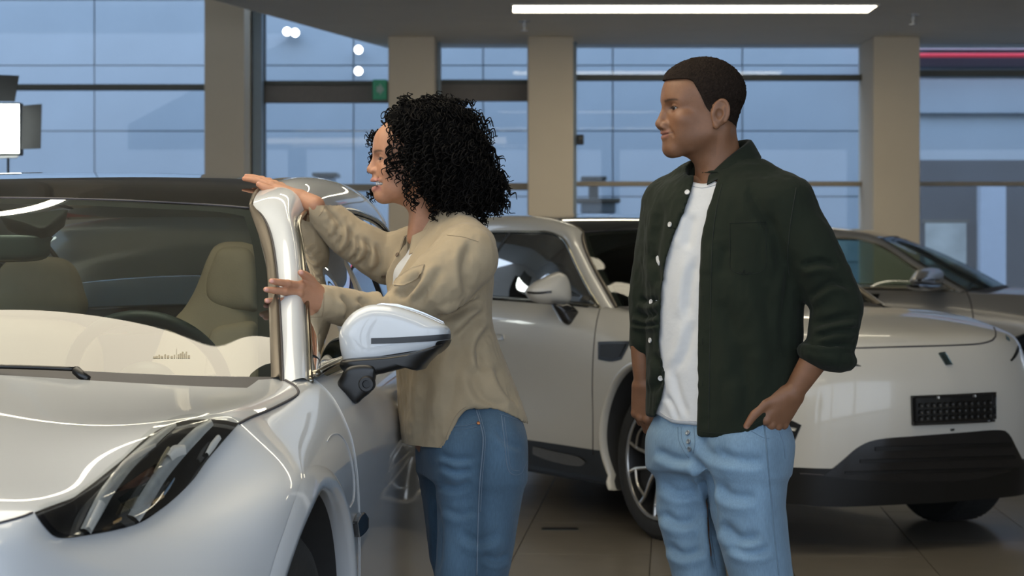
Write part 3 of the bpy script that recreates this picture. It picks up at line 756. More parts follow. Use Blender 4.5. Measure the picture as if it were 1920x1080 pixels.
    # cowl
    hood_edge = interp_grid(R, np.array([9.0]), np.linspace(0,4.0,40))[0][0]; base = interp_grid(ws, np.array([0.0]), np.linspace(0,4,40))[0][0]
    V_ = np.stack([hood_edge+np.array([0,0,-.004]), hood_edge*.75+base*.25+np.array([0,0,-.018]), (hood_edge+base)/2+np.array([0,0,-.012]), base+np.array([0,.004,.002])],1).reshape(-1,3)
    V2, F2 = mirror_join(V_, grid_faces(40,4)); A.mesh('cowl_panel', V2, F2, mat('cowl_plastic',(.05,.047,.05),.55,noise_amt=.08))
    cab = MB().box((-.80,-3.3,.30),(.80,-.35,.36)).box((-.86,-3.3,.30),(-.80,-.5,1.03)).box((.80,-3.3,.30),(.86,-.5,1.03)).box((-.8,-.40,.3),(.8,-.34,1.0))
    A.mb('cabin_tub', cab, M_inner)
    db = [[(x,-.42-.10*abs(x),1.045-.03*abs(x)) for x in (-.78,-.4,0,.4,.78)], [(x,-.75,1.03) for x in (-.8,-.4,0,.4,.8)], [(x,-1.0,1.0) for x in (-.8,-.4,0,.4,.8)], [(x,-1.05,.88) for x in (-.8,-.4,0,.4,.8)], [(x,-.98,.6) for x in (-.8,-.4,0,.4,.8)]]
    S, _, _ = interp_grid(db, 24, 24); A.mesh('dashboard', S.reshape(-1,3), grid_faces(24,24), M_inner)
    return both, TP, TW_
both, TP, TW_ = greenhouse(A, arch_rows, ws, RA, M_white, M_sg)
# ---- cowl and wiper
def wsp(px_, py_, off): return A.hit(TW_, px_, py_, off)
wl1 = np.array([A.pix(q[0],q[1],y=-.375) for q in smooth_curve([(-200,682),(-60,686),(60,689),(138,692)],20)])
wp = MB().tube(wl1, .005, 6) if len(wl1) > 3 else MB()
p1_ = A.pix(142,694,y=-.375); p2_ = A.pix(152,703,y=-.37)
wp.tube([wl1[-1], p1_, p2_, A.pix(165,712,y=-.365)], [.007,.010,.010,.009], 6)
A.mb('wiper', wp, M_trim, smooth=True)

# faint skyline print low on the screen
sk = [(287,3,5),(292,4,4),(297,6,3),(301,4,5),(308,7,3),(313,5,4),(320,4,4),(326,6,2),(330,19,1.6),(333,7,3),(337,9,3),(341,12,3),(345,8,2),(348,12,2.5),(352,5,4)]
b_ = MB()
for (x_,h_,w_) in sk:
    q = [A.hit(TW_, x_, 672, .001), A.hit(TW_, x_+w_, 672, .001), A.hit(TW_, x_+w_*(.5 if h_ > 15 else 1)+.2, 672-h_, .001), A.hit(TW_, x_+(w_*.5 if h_ > 15 else 0), 672-h_, .001)]
    if all(p is not None for p in q):
        P = np.array(q); b_.add(np.vstack([P, P+np.array([0,-.0003,-.0004])]), [(0,1,2,3),(7,6,5,4),(0,4,5,1),(1,5,6,2),(2,6,7,3),(3,7,4,0)])
A.mb('skyline_print', b_, mat('screen_print',(.30,.26,.18),.7,noise_amt=.05))
# ---- shut lines
both('panel_gap', *tube_geo(A.line(TA, [(447,795),(470,783),(500,771),(530,757),(553,744),(559,735),(552,724),(535,714)], 60, .0012), .0028, 6), M_seam)
both('panel_gap', *tube_geo(A.line(TA, [(60,962),(40,970),(0,981),(-60,995)], 30, .001), .002, 6), M_seam)
both('panel_gap', *tube_geo(A.line(TA, [(582,708),(603,724),(625,748),(645,786),(660,828),(669,885),(673,950),(674,1020),(674,1100)], 80, .001), .0016, 6), mat('gap_light',(.45,.46,.47),.4,noise_amt=.05))
# charging flap outline, side gem
both('flap_outline', *tube_geo(A.line(TA, [(613,828),(620,817),(634,814),(648,830),(658,860),(664,900),(663,935),(656,951)], 60, .001), .0013, 6), MATS['gap_light'])
gV, gF = A.patch(TA, [(661,980),(666,967),(674,960),(683,971)], [(664,1007),(668,1006),(677,998),(683,989)], 12, 8, .010)
both('side_camera', *shell(gV, gF, .02, np.array([0,-.5,.7])), M_gloss)
# ---- headlamp
top = [(64,962),(97,949),(135,935),(157,920),(190,895),(227,865),(265,830),(290,811),(322,796),(352,789.5),(390,787.5),(420,789.5),(447,795)]
bot = [(64,962),(74,978),(86,993),(100,1006),(122,1010),(160,1005),(215,995),(260,982),(295,960),(327,935),(360,902),(385,867),(410,837),(430,814),(447,795)]
V_, F_ = A.patch(TA, top, bot, 90, 24, .0015); hl_a, hl_b = both('headlamp', V_, F_, M_gloss)
def bar(spine, wid, off, m, nm='light_bar', n=40):
    c = smooth_curve(spine, n); t = np.gradient(c, axis=0); t /= np.linalg.norm(t,axis=1)[:,None]; nn = np.stack([-t[:,1],t[:,0]],1)
    ww = np.interp(np.linspace(0,1,n), np.linspace(0,1,len(wid)), wid)[:,None]
    V_, F_ = A.patch(TA, c-nn*ww/2, c+nn*ww/2, n, 8, off)
    V_ = V_.reshape(n,8,3); prof = np.sin(np.linspace(0,math.pi,8))*.004
    nrm = np.array([.25,.45,.86]); V_ = (V_+prof[None,:,None]*nrm).reshape(-1,3)
    A.mesh(nm, V_, F_, m, parent=hl_a); A.mesh(nm, flipx(V_), [tuple(f[::-1]) for f in F_], m, parent=hl_b)
M_barw = mat('lamp_bar_bright', (.92,.90,.86), .2, metal=.0, coat=1, noise_amt=.08, noise_scale=25)
bar([(158,998),(180,955),(203,918),(240,873),(275,840),(300,818),(328,798)], [22,25,24,22,20,17,10], .003, M_bar)
bar([(248,974),(272,935),(295,898),(320,866),(348,835),(372,812),(395,794)], [26,28,26,25,24,22,14], .003, M_bar)
bar([(160,996),(175,965),(185,945)], [14,16,14], .0065, M_barw, 'light_tube', 14)
bar([(205,905),(228,878),(255,858),(288,840)], [5,10,12,5], .0065, M_barw, 'light_tube', 20)
bar([(312,862),(325,850),(343,846)], [16,22,18], .0065, M_barw, 'light_tube', 14)
bar([(282,892),(296,870),(312,845)], [5,8,8], .0065, mat('lamp_gold',(.42,.36,.22),.2,metal=.6,coat=1,noise_amt=.1), 'light_tube', 14)
bar([(385,855),(398,835),(408,822)], [9,13,11], .0045, M_barw, 'side_reflector', 14)
bar([(300,935),(312,917),(322,902)], [3,5,3], .006, mat('lamp_blue',(.12,.25,.42),.15,coat=1,noise_amt=.05), 'inner_reflector', 12)
bar([(280,948),(292,940),(302,934)], [3,5,4], .006, M_amber, 'inner_reflector', 12)
bar([(206,985),(215,980),(222,976)], [3,6,4], .006, M_amber, 'inner_reflector', 12)
for k in range(6):
    bar([(222+k*4.2,966-k*2),(233+k*4.2,944-k*2)], [2,2], .0045, MATS['lamp_gold'], 'cooling_fin', 5)
V_, F_ = A.patch(TA, top, bot, 60, 16, .013); 
edge_fade = np.linspace(0,1,16); 
A.mesh('lens_cover', V_, F_, M_lens, parent=hl_a); A.mesh('lens_cover', flipx(V_), [tuple(f[::-1]) for f in F_], M_lens, parent=hl_b)

# ---- door mirror
def mirror_unit(sgn):
    root = empty('door_mirror', (sgn*.95,.72,1.05), 0, A.root)
    def put(nm, V, F, m, par=None, smooth=True, sharp=None):
        V = np.asarray(V, float); V = V if sgn > 0 else flipx(V)
        V = V.copy(); V[:,1] *= -1; V = V-np.array([sgn*.95,.72,1.05]); return mesh(nm, V, [tuple(f) for f in F], m, par or root, smooth, sharp)
    yM = -.86
    oc = [(638,632),(643,615),(652,600),(666,586),(684,576),(704,571),(738,573),(771,582),(800,593),(824,604),(840,612),(845,622),(843,640),(830,656),(808,667),(770,681),(735,689),(698,696),(668,697),(652,690),(643,668)]
    O = np.array([A.pix(p[0],p[1],y=yM) for p in oc])
    V, F = pillow(O, None, (0,1,.08), .078, .075, 140, 26, 4.0)
    put('mirror_housing', V, F, M_white); Tm = A.bvh(V,[f for f in F if len(f)==4])
    lowt = [(641,673),(653,676),(700,669),(738,663),(775,657),(806,653),(815,646),(820,639),(844,636)]
    lowb = [(646,689),(655,698),(690,699),(735,691),(778,681),(806,670),(825,660),(838,649),(845,638)]
    Vb, Fb = A.patch(Tm, lowt, lowb, 60, 10, .003); 
    put('mirror_underside', Vb, Fb, M_trim)
    Vb, Fb = A.patch(Tm, [(696,634),(740,632.5),(800,629),(843.5,625.5)], [(696,645),(740,643.5),(800,640),(843,635)], 40, 5, .0025); put('turn_signal', Vb, Fb, mat('signal_lens',(.03,.032,.036),.35,noise_amt=.1))
    # dark shell under the cap, knob, foot with camera
    low = [(646,672),(655,699),(700,703),(740,695),(778,686),(786,691),(797,692),(806,680),(818,668),(842,641),(800,652),(740,662)]
    O2 = np.array([A.pix(p[0],p[1],y=yM-.01) for p in low]); V, F = pillow(O2, None, (0,1,0), .108, .07, 80, 14, 5.0); put('mirror_shell', V, F, M_trim)
    foot = [(652,686),(640,704),(632,723),(648,740),(666,757),(682,746),(699,730),(706,700),(704,684),(680,680)]
    O3 = np.array([A.pix(p[0],p[1],y=-.785) for p in foot]); V, F = pillow(O3, None, (.1,1,0), .03, .10, 80, 10, 5); put('mirror_foot', V, F, M_trim)
    c = A.pix(688,720,y=-.748)
    put('mirror_camera', *(lambda b:(b.v,b.f))(MB().lathe([(-.012,.018),(.006,.018),(.012,.015),(.012,.009),(.004,.008),(.004,.0001)],24,'y',c)), M_black, smooth=True, sharp=30)
    g = A.pix(740,632,y=yM-.07); Og = (O-O.mean(0))*.86+O.mean(0)+np.array([0,-.066,.012]); 
    V = np.vstack([Og, Og+np.array([0,-.012,0])]); n = len(Og)
    put('mirror_pane', V, [tuple(range(n)), tuple(range(n,2*n))[::-1]]+[(i,(i+1)%n,(i+1)%n+n,i+n) for i in range(n)], M_mir, smooth=False)
mirror_unit(1); mirror_unit(-1)

# ---- cabin
def seat(x_px, nm='seat'):
    r = empty(nm, (0,1.75,.4), 0, A.root)
    def put(n2, V, F, m):
        V = np.asarray(V, float).copy(); V[:,1] *= -1; V = V-np.array([0,1.75,.4]); return mesh(n2, V, [tuple(f) for f in F], m, r)
    return r, put
for sg in (1,-1):
    r, put = seat(0, 'front_seat')
    def sx(P): P = np.array(P); return P if sg > 0 else flipx(P)
    ob = [(391,480),(402,462),(420,454),(440,453),(462,455),(481,468),(489,520),(490,580),(493,650),(494,760),(280,760),(300,640),(322,603),(345,578),(365,545),(380,510)]
    O = np.array([A.pix(p[0],p[1],y=-1.78+.0006*(p[1]-453)) for p in ob]); V, F = pillow(O, None, (0,1,.1), .07, .09, 90, 12, 2.6); put('backrest', sx(V), F, M_tan)
    oi = [(398,492),(412,467),(440,462),(468,469),(480,500),(482,570),(478,584),(430,586),(398,576),(386,556),(388,520)]
    O = np.array([A.pix(p[0],p[1],y=-1.735+.0006*(p[1]-453)) for p in oi]); V, F = pillow(O, None, (0,1,.1), .035, .03, 80, 10, 3); put('head_cushion', sx(V), F, M_tan)
    oi = [(400,618),(440,606),(478,604),(484,640),(488,755),(390,755),(388,660)]
    O = np.array([A.pix(p[0],p[1],y=-1.70+.0006*(p[1]-453)) for p in oi]); V, F = pillow(O, None, (0,1,.1), .04, .03, 80, 10, 3); put('lumbar_cushion', sx(V), F, M_tan)
    O = np.array([A.pix(p[0],p[1],y=-1.70) for p in [(410,592),(478,590),(478,604),(420,606)]]); V, F = pillow(O, None, (0,1,.1), .012, .05, 40, 6, 3); put('back_opening', sx(V), F, M_inner)
    c = np.array([.40,-1.45,.52]); O = c+np.array([(-.26,-.28,0),(-.27,.05,0),(-.25,.24,0),(0,.28,0),(.25,.24,0),(.27,.05,0),(.26,-.28,0),(0,-.3,0)]); V, F = pillow(O, None, (0,0,1), .09, .14, 60, 10, 3); put('seat_cushion', sx(V), F, M_tan)
r, put = seat(0, 'rear_seat')
for xc in (-.46,.46):
    O = np.array([(xc+dx,-2.72,z_) for dx,z_ in ((-.30,.5),(-.31,.85),(-.28,1.08),(0,1.13),(.28,1.08),(.31,.85),(.30,.5))]); V, F = pillow(O, None, (0,1,.15), .07, .08, 60, 10, 2.8); put('backrest', V, F, M_tan)
    O = np.array([(xc+dx*.9-.10*np.sign(xc),-2.74,z_) for dx,z_ in ((-.15,1.13),(-.16,1.22),(-.11,1.30),(0,1.315),(.11,1.30),(.16,1.22),(.15,1.13))]); V, F = pillow(O, None, (0,1,.1), .05, .05, 60, 10, 2.8); put('headrest', V, F, M_tan)
# steering wheel
sw = empty('steering_wheel', (.38,1.1,1.0), 0, A.root); c = np.array([.385,-1.12,1.01]); ax = np.array([0,-.86,.5]); ax /= np.linalg.norm(ax)
e1 = np.array([1.,0,0]); e2 = np.cross(ax,e1); M_sw = mat('wheel_leather',(.03,.042,.045),.45,noise_amt=.1)
def swput(nm, b, m): V = np.array(b.v); V[:,1] *= -1; mesh(nm, V-np.array([.38,1.1,1.0]), b.f, m, sw, True)
P = [c+.185*(e1*math.cos(t)+e2*math.sin(t)) for t in np.linspace(0,2*math.pi,64,endpoint=False)]
swput('rim', MB().tube(P,.017,10,closed=True), M_sw)
for t in (0.1,math.pi-.1,-math.pi/2):
    swput('spoke', MB().tube([c-ax*.03,c+.175*(e1*math.cos(t)+e2*math.sin(t))],[.032,.02],8,flat=.5), M_sw)
V, F = pillow(c-ax*.0+np.array([.075*(e1*math.cos(t)+e2*math.sin(t)*.8) for t in np.linspace(0,2*math.pi,20,endpoint=False)]), None, ax, .03, .04, 40, 6, 2.5)
b_ = MB(); b_.add(V,F); swput('hub', b_, M_sw)
# inside mirror with sensor cover
im = empty('inside_mirror', (0,1.0,1.33), 0, A.root)
def imput(nm, V, F, m): V = np.asarray(V,float).copy(); V[:,1] *= -1; mesh(nm, V-np.array([0,1.0,1.33]), F, m, im)
O = np.array([(-.125,-.985,1.31),(-.13,-.985,1.35),(-.10,-.985,1.365),(.0,-.985,1.367),(.13,-.985,1.365),(.135,-.985,1.35),(.12,-.985,1.31),(.0,-.985,1.303)]); V, F = pillow(O+np.array([.035,-.06,-.005]), None, (0,1,.2), .02, .02, 60, 8, 4); imput('mirror_case', V, F, mat('mirror_case',(.10,.14,.15),.2,coat=.8,noise_amt=.05))
O = np.array([A.hit(TW_, p[0], p[1], -.006) if A.hit(TW_, p[0], p[1]) is not None else A.pix(p[0],p[1],y=-1.1) for p in [(2,392),(60,395),(125,388),(112,404),(80,424),(40,412),(2,402)]])
V, F = pillow(O, None, (0,-.5,-.85), .05, .002, 50, 6, 3); imput('sensor_cover', V, F, M_frit)

# ================================================================ the ivory car behind and the champagne car at the far right
num = lambda rows: [tuple(np.array(p, float) for p in r) for r in rows]
archN = num(arch_rows); wsN = [[np.array(p, float) for p in r] for r in ws]
RB = [
 [(0,.95,.22),(.3,.94,.22),(.56,.90,.22),(.70,.82,.23),(.78,.73,.23),(.85,.62,.24),(.88,.57,.24),(.90,.53,.24),(.905,.50,.235),(.90,.47,.23)],
 [(0,1.00,.50),(.3,.985,.50),(.57,.93,.50),(.71,.84,.50),(.79,.755,.49),(.865,.63,.47),(.905,.555,.45),(.925,.51,.40),(.925,.48,.33),(.905,.46,.25)],
 [(0,1.005,.74),(.3,.985,.74),(.56,.925,.74),(.69,.83,.74),(.765,.72,.73),(.85,.58,.69),(.91,.50,.64),(.94,.45,.54),(.94,.43,.40),(.91,.42,.25)],
 [(0,.965,.90),(.3,.945,.90),(.55,.88,.895),(.67,.78,.885),(.75,.66,.865),(.84,.51,.80),(.91,.43,.71),(.945,.40,.57),(.95,.385,.41),(.91,.37,.25)],
 [(0,.83,.985),(.3,.815,.985),(.55,.74,.972),(.69,.62,.955),(.775,.49,.915),(.865,.38,.85),(.93,.32,.765),(.955,.30,.59),(.955,.29,.42),(.91,.28,.25)],
 [(0,.47,1.045),(.3,.46,1.042),(.57,.41,1.028),(.72,.35,1.010),(.80,.30,.970),(.885,.24,.89),(.95,.22,.820),(.97,.20,.61),(.965,.20,.43),(.91,.20,.25)],
 [(0,.21,1.066),(.3,.20,1.063),(.585,.18,1.05),(.75,.17,1.032),(.825,.16,.992),(.905,.12,.91),(.967,.115,.845),(.982,.11,.63),(.97,.11,.44),(.91,.11,.25)],
 [(0,0,1.078),(.3,0,1.075),(.60,.0,1.062),(.775,.01,1.044),(.842,.02,1.008),(.922,0,.93),(.979,0,.855),(.985,0,.64),(.97,0,.44),(.91,0,.25)]]
for r_ in range(5):
    k_ = (1,1,1,1,.4)[r_]; RB[r_] = [(x, y-k_*dy, z) for (x,y,z), dy in zip(RB[r_], (0,.015,.05,.085,.085,.06,.03,.01,0,0))]
up = lambda row, d: [(x, y, z+d*max(0,min(1,(z-.7)/.3))) for (x,y,z) in row]
RB += [up(r, .022) for r in RA[8:]]
DZ = np.array([0,0,.022])
def side_flip(pts): return pts
B = Car('car', (1.48,10.87), math.radians(-28)); tag(B.root, 'ivory white car with dark roof parked behind the man, empty plate holder on its nose', 'car')
nvB = np.r_[np.linspace(0,5,36,endpoint=False), np.linspace(5,9,36)]; nuB = np.r_[np.linspace(0,10,100,endpoint=False), np.linspace(10,16,36)]
VB, FB, fullB, partsB = car_body(B, RB, M_ivory, nuB, nvB, (0.0,-3.0), .435, .385, hood_rows=(3.45,9.0), clad=(8.15,.60))
for k in ('hood','front_bumper'): weld_all(partsB[k])
fm = flipx(fullB[0]); Vall = np.vstack([fullB[0], fm]); Fall = np.vstack([fullB[1], fullB[1][:, ::-1]+len(fm)]); TB = B.bvh(Vall, Fall)
for sg in (1,-1):
    for wy in (0.0,-3.0):
        arch(B, fullB[0], fullB[1], wy, .385, .435, M_ivory, sg, wid=.02, liner=M_inner)
        wheel(B, sg*.925, wy, .36, sg, full=(sg < 0 or wy == 0))
B.mb('underbody', MB().box((-.80,-3.6,.19),(.80,.45,.30),.02), M_trim)
bothB, TPB, TWB = greenhouse(B, [(p+DZ,q+DZ) for p,q in archN], [[p+DZ for p in r] for r in wsN], RB, M_ivory, M_sgd, .6, M_wsB)
def onB(nm, top, bot, m, nu=30, nv=8, off=.002, thick=0, par=None):
    V_, F_ = B.patch(TB, top, bot, nu, nv, off)
    if thick: V_, F_ = shell(V_, F_, thick, np.array([0,0,.7]))
    return B.mesh(nm, V_, F_, m, parent=par)
onB('lower_grille', [(1545,891),(1578,864),(1612,836),(1650,823),(1720,817),(1800,811),(1870,806),(1890,813),(1905,840),(1919,868)],
    [(1545,892),(1600,899),(1660,903),(1720,904),(1790,902),(1850,895),(1900,880),(1919,869)], M_gloss, 50, 14, .004)
for k_, (ya, yb_) in enumerate(((838,846),(862,868),(884,889))):
    onB('grille_slat', [(1640-k_*28,ya),(1760,ya-4),(1895+k_*6,ya-8)], [(1640-k_*28,yb_),(1760,yb_-4),(1895+k_*6,yb_-8)], M_trim, 30, 4, .009)
plate = onB('plate_holder', [(1707,742),(1785,739),(1862,735)], [(1709,797),(1785,794),(1861,790)], M_trim, 20, 10, .016, .014)
onB('plate_frame', [(1707,742),(1785,739),(1862,735)], [(1707,746),(1785,743),(1862,739)], M_gloss, 20, 3, .020, .005, plate)
onB('plate_frame', [(1708,790),(1785,787),(1850,784)], [(1709,797),(1785,794),(1850,791)], M_gloss, 20, 3, .020, .005, plate)
onB('plate_frame', [(1856,737),(1859,737),(1862,735)], [(1856,785),(1859,785),(1862,785)], M_gloss, 5, 6, .020, .005, plate)
for (bx,by) in ((1754,745),(1821,742)): onB('plate_screw', [(bx-2.5,by-2.5),(bx+2.5,by-2.5)], [(bx-2.5,by+2.5),(bx+2.5,by+2.5)], M_alu, 4, 4, .021, .003, plate)
for r_ in range(3):
    for c_ in range(12):
        x_ = 1718+c_*11.6; y_ = 756+r_*12-c_*.5
        onB('plate_rib', [(x_,y_),(x_+8,y_-.4)], [(x_,y_+8),(x_+8,y_+7.6)], M_trim, 3, 3, .018, .003, plate)
onB('emblem', [(1759,663),(1764,662),(1770,661)], [(1773,685),(1778,684.5),(1784,684)], mat('emblem_steel',(.10,.14,.14),.2,metal=.8,noise_amt=.3,noise_scale=60), 6, 8, .010, .010)
onB('nose_camera', [(1782,804),(1788,803)], [(1782,808),(1788,807)], M_gloss, 4, 4, .006, .006)
onB('running_light', [(1588,678),(1600,681),(1614,686)], [(1588,685),(1600,686),(1614,687)], M_gloss, 10, 4, .003)
onB('headlamp', [(1893,676),(1899,668),(1905,656),(1909,645)], [(1896,678),(1903,671),(1909,660),(1913,646)], M_gloss, 14, 5, .003)
onB('headlamp_lens', [(1885,628),(1889,632),(1892,634)], [(1886,636),(1890,639),(1893,641)], mat('lens_blue',(.08,.16,.2),.15,coat=1,noise_amt=.1), 6, 4, .003)
onB('fog_intake', [(1440,778),(1476,785),(1503,797)], [(1440,838),(1470,834),(1489,830)], M_gloss, 12, 8, .003)
onB('fog_fin', [(1450,800),(1475,800),(1494,803)], [(1450,806),(1475,806),(1492,808)], M_ivory, 10, 3, .012, .008)
onB('fender_vent', [(1122,641),(1150,640),(1184,640)], [(1122,674),(1146,678),(1166,674)], M_trim, 14, 6, .003)
onB('vent_grille', [(1127,646),(1150,645),(1176,645)], [(1127,669),(1146,672),(1163,669)], M_gloss, 14, 6, .006)
onB('sill_insert', [(1000,836),(1040,846),(1085,856),(1098,866)], [(1000,852),(1040,866),(1085,874),(1098,868)], mat('sill_grey',(.09,.085,.075),.35,coat=.5,noise_amt=.1), 14, 5, .004)
onB('door_handle', [(922,626),(936,626),(946,628)], [(922,637),(936,637),(946,637)], M_ivory, 8, 4, .010, .012)
def lineB(nm, pts, r=.003, m=M_seam, n=50):
    L = B.line(TB, pts, n, .001)
    if len(L) > 3: B.mesh(nm, *tube_geo(L, r, 6), m)
lineB('panel_gap', [(1126,575),(1118,610),(1113,660),(1111,720),(1112,780),(1112,852)])
lineB('panel_gap', [(1490,651),(1570,653),(1700,650),(1820,646),(1858,639),(1867,628),(1862,612),(1845,597)], .004)
lineB('panel_gap', [(1500,888),(1522,889),(1545,891)], .003)
def small_mirror(car, oc, foot, ys, paint, yM=-.86):
    sgn = -1
    root = empty('door_mirror', (sgn*.95,.80,1.05), 0, car.root)
    def put(nm, V, F, m):
        V = np.asarray(V,float).copy(); V[:,1] *= -1; return mesh(nm, V-np.array([sgn*.95,.80,1.05]), [tuple(f) for f in F], m, root)
    O = np.array([car.pix(p[0],p[1],y=yM) for p in oc]); V, F = pillow(O, None, (-.1,1,.05), .08, .08, 80, 12, 2.3); put('mirror_housing', V, F, paint)
    Tm = car.bvh(V,[f for f in F if len(f)==4])
    V_, F_ = car.patch(Tm, *ys, 20, 4, .003); put('turn_signal', V_, F_, M_gloss)
    O = np.array([car.pix(p[0],p[1],y=yM+.08) for p in foot]); V, F = pillow(O, None, (-.2,1,0), .03, .10, 50, 6, 3); put('mirror_foot', V, F, M_gloss)
small_mirror(B, [(986,545),(998,532),(1011,524),(1039,511),(1050,510),(1060,517),(1067,535),(1069,560),(1060,569),(1030,569),(1008,567),(993,560)],
    [(1037,569),(1052,570),(1067,570),(1084,583),(1100,600),(1090,612),(1062,609),(1048,590)], ([(988,546),(1010,547),(1034,545)],[(990,550),(1010,551),(1034,549)]), M_ivory)
def seats_simple(car):
    for sg in (1,-1):
        for nm, yy in (('front_seat',-1.75),('rear_seat',-2.75)):
            O = np.array([(sg*.4+dx,yy-(z_-.5)*.2,z_) for dx,z_ in ((-.24,.45),(-.25,.85),(-.2,1.08),(-.12,1.12),(-.11,1.25),(0,1.29),(.11,1.25),(.12,1.12),(.2,1.08),(.25,.85),(.24,.45))])
            V, F = pillow(O, None, (0,1,.2), .07, .07, 60, 8, 2.8); car.mesh(nm, V, F, M_inner)
seats_simple(B)
Cc = Car('car', (4.007,16.48), math.radians(-72)); tag(Cc.root, 'champagne silver car standing by the windows at the far right', 'car')
nvC = np.r_[np.linspace(0,5,26,endpoint=False), np.linspace(5,9,26)]; nuC = np.r_[np.linspace(0,10,70,endpoint=False), np.linspace(10,16,30)]
DC = np.array([0,0,.035]); RC = RB[:8]+[up(r, .035) for r in RA[8:]]
VC, FC, fullC, partsC = car_body(Cc, RC, M_silver, nuC, nvC, (0.0,-3.0), .435, .385, hood_rows=(3.45,9.0), clad=(8.15,.60))
for k in ('hood','front_bumper'): weld_all(partsC[k])
for sg in (1,-1):
    for wy in (0.0,-3.0):
        arch(Cc, fullC[0], fullC[1], wy, .385, .435, M_silver, sg, wid=.02, liner=M_inner); wheel(Cc, sg*.925, wy, .36, sg, full=(sg < 0))
Cc.mb('underbody', MB().box((-.80,-3.6,.19),(.80,.45,.30),.02), M_trim)
bothC, TPC, TWC = greenhouse(Cc, [(p+DC,q+DC) for p,q in archN], [[p+DC for p in r] for r in wsN], RC, M_silver, M_sg, .5, M_wsB)
small_mirror(Cc, [(1715,530),(1720,515),(1729,505),(1745,501),(1757,506),(1764,520),(1766,535),(1740,538)], [(1713,533),(1740,534),(1770,534),(1778,542),(1745,546),(1722,543)],
    ([(1720,524),(1738,522),(1760,524)],[(1720,527),(1738,525),(1760,527)]), M_silver, -.80)
Vc2 = np.vstack([fullC[0], flipx(fullC[0])]); Fc2 = np.vstack([fullC[1], fullC[1][:, ::-1]+len(fullC[0])]); TC = Cc.bvh(Vc2, Fc2)
L = Cc.line(TC, [(1806,537),(1818,560),(1824,590),(1826,620)], 30, .001)
if len(L) > 3: Cc.mesh('panel_gap', *tube_geo(L, .004, 6), M_seam)
V_, F_ = Cc.patch(TC, [(1622,553),(1640,552),(1650,552)], [(1622,562),(1636,562),(1646,561)], 8, 4, .006); Cc.mesh('door_handle', V_, F_, M_trim)

# ================================================================ implicit-surface modelling for the figures
def surface_nets(F, lo, h):
    F = F.astype(np.float32); nx, ny, nz = F.shape; S = F < 0
    cnt = np.zeros((nx-1,ny-1,nz-1), np.uint8)
    for a in (0,1):
        for b in (0,1):
            for c in (0,1): cnt += S[a:nx-1+a, b:ny-1+b, c:nz-1+c]
    act = (cnt > 0) & (cnt < 8); ix, iy, iz = np.nonzero(act); n = len(ix)
    idx = np.full(act.shape, -1, np.int64); idx[ix,iy,iz] = np.arange(n)
    acc = np.zeros((n,3)); num_ = np.zeros(n)
    for ax in range(3):
        o = [k for k in range(3) if k != ax]
        for b in (0,1):
            for c in (0,1):
                A0 = [ix.copy(), iy.copy(), iz.copy()]; A0[o[0]] = A0[o[0]]+b; A0[o[1]] = A0[o[1]]+c
                B0 = [q.copy() for q in A0]; B0[ax] = B0[ax]+1
                fa = F[A0[0],A0[1],A0[2]]; fb = F[B0[0],B0[1],B0[2]]; m = (fa < 0) != (fb < 0)
                t = np.where(m, fa/np.where(m, fa-fb, 1), 0)
                P = np.stack(A0,1).astype(float); P[:,ax] += t
                acc[m] += P[m]; num_[m] += 1
    V = np.asarray(lo)+acc/num_[:,None]*h
    Q = []
    for ax in range(3):
        b, c = [(1,2),(2,0),(0,1)][ax]
        sl0 = [slice(None)]*3; sl1 = [slice(None)]*3; sl0[ax] = slice(0,-1); sl1[ax] = slice(1,None)
        s0 = S[tuple(sl0)]; s1 = S[tuple(sl1)]; m = s0 != s1
        e = np.stack(np.nonzero(m),1); e = e[(e[:,b] > 0) & (e[:,c] > 0) & (e[:,b] < F.shape[b]-1) & (e[:,c] < F.shape[c]-1)]
        if not len(e): continue
        def cell(db, dc):
            q = e.copy(); q[:,b] -= db; q[:,c] -= dc; return idx[q[:,0],q[:,1],q[:,2]]
        q = np.stack([cell(0,0),cell(1,0),cell(1,1),cell(0,1)],1)
        fl = s0[e[:,0],e[:,1],e[:,2]]; q[fl] = q[fl][:, ::-1]; Q.append(q[:, ::-1])
    Q = np.vstack(Q); Q = Q[(Q >= 0).all(1)]
    return V, Q
class Vol:
    def __init__(s, lo, hi, h):
        s.lo = np.array(lo, float); s.h = h; s.n = [int((hi[k]-lo[k])/h)+2 for k in range(3)]
        s.ax = [(s.lo[k]+h*np.arange(s.n[k])).astype(np.float32) for k in range(3)]
        s.F = np.full(s.n, 1.0, np.float32)
    def _sub(s, lo, hi):
        r = []
        for k in range(3):
            a = max(0, int((lo[k]-s.lo[k])/s.h)-1); b = min(s.n[k], int((hi[k]-s.lo[k])/s.h)+3)
            if b <= a: return None
            r.append(slice(a,b))
        return tuple(r)
    def xyz(s, r=None):
        r = r or (slice(None),)*3
        return s.ax[0][r[0]][:,None,None], s.ax[1][r[1]][None,:,None], s.ax[2][r[2]][None,None,:]
    def add(s, prim, k=.01, mode='u'):
        fn, lo, hi = prim; m = k*1.5+2*s.h; r = s._sub(np.array(lo)-m, np.array(hi)+m)
        if r is None: return s
        d = fn(*s.xyz(r)).astype(np.float32); f = s.F[r]
        if mode == 'u':
            if k > 0: hh = np.clip(.5+.5*(f-d)/k, 0, 1); s.F[r] = f*(1-hh)+d*hh-k*hh*(1-hh)
            else: s.F[r] = np.minimum(f, d)
        elif mode == 's':
            d = -d
            if k > 0: hh = np.clip(.5-.5*(f-d)/k, 0, 1); s.F[r] = f*(1-hh)+d*hh+k*hh*(1-hh)
            else: s.F[r] = np.maximum(f, d)
        return s
    def cut(s, fn):
        s.F = np.maximum(s.F, fn(*s.xyz()).astype(np.float32)); return s
    def mesh(s): return surface_nets(s.F, s.lo, s.h)
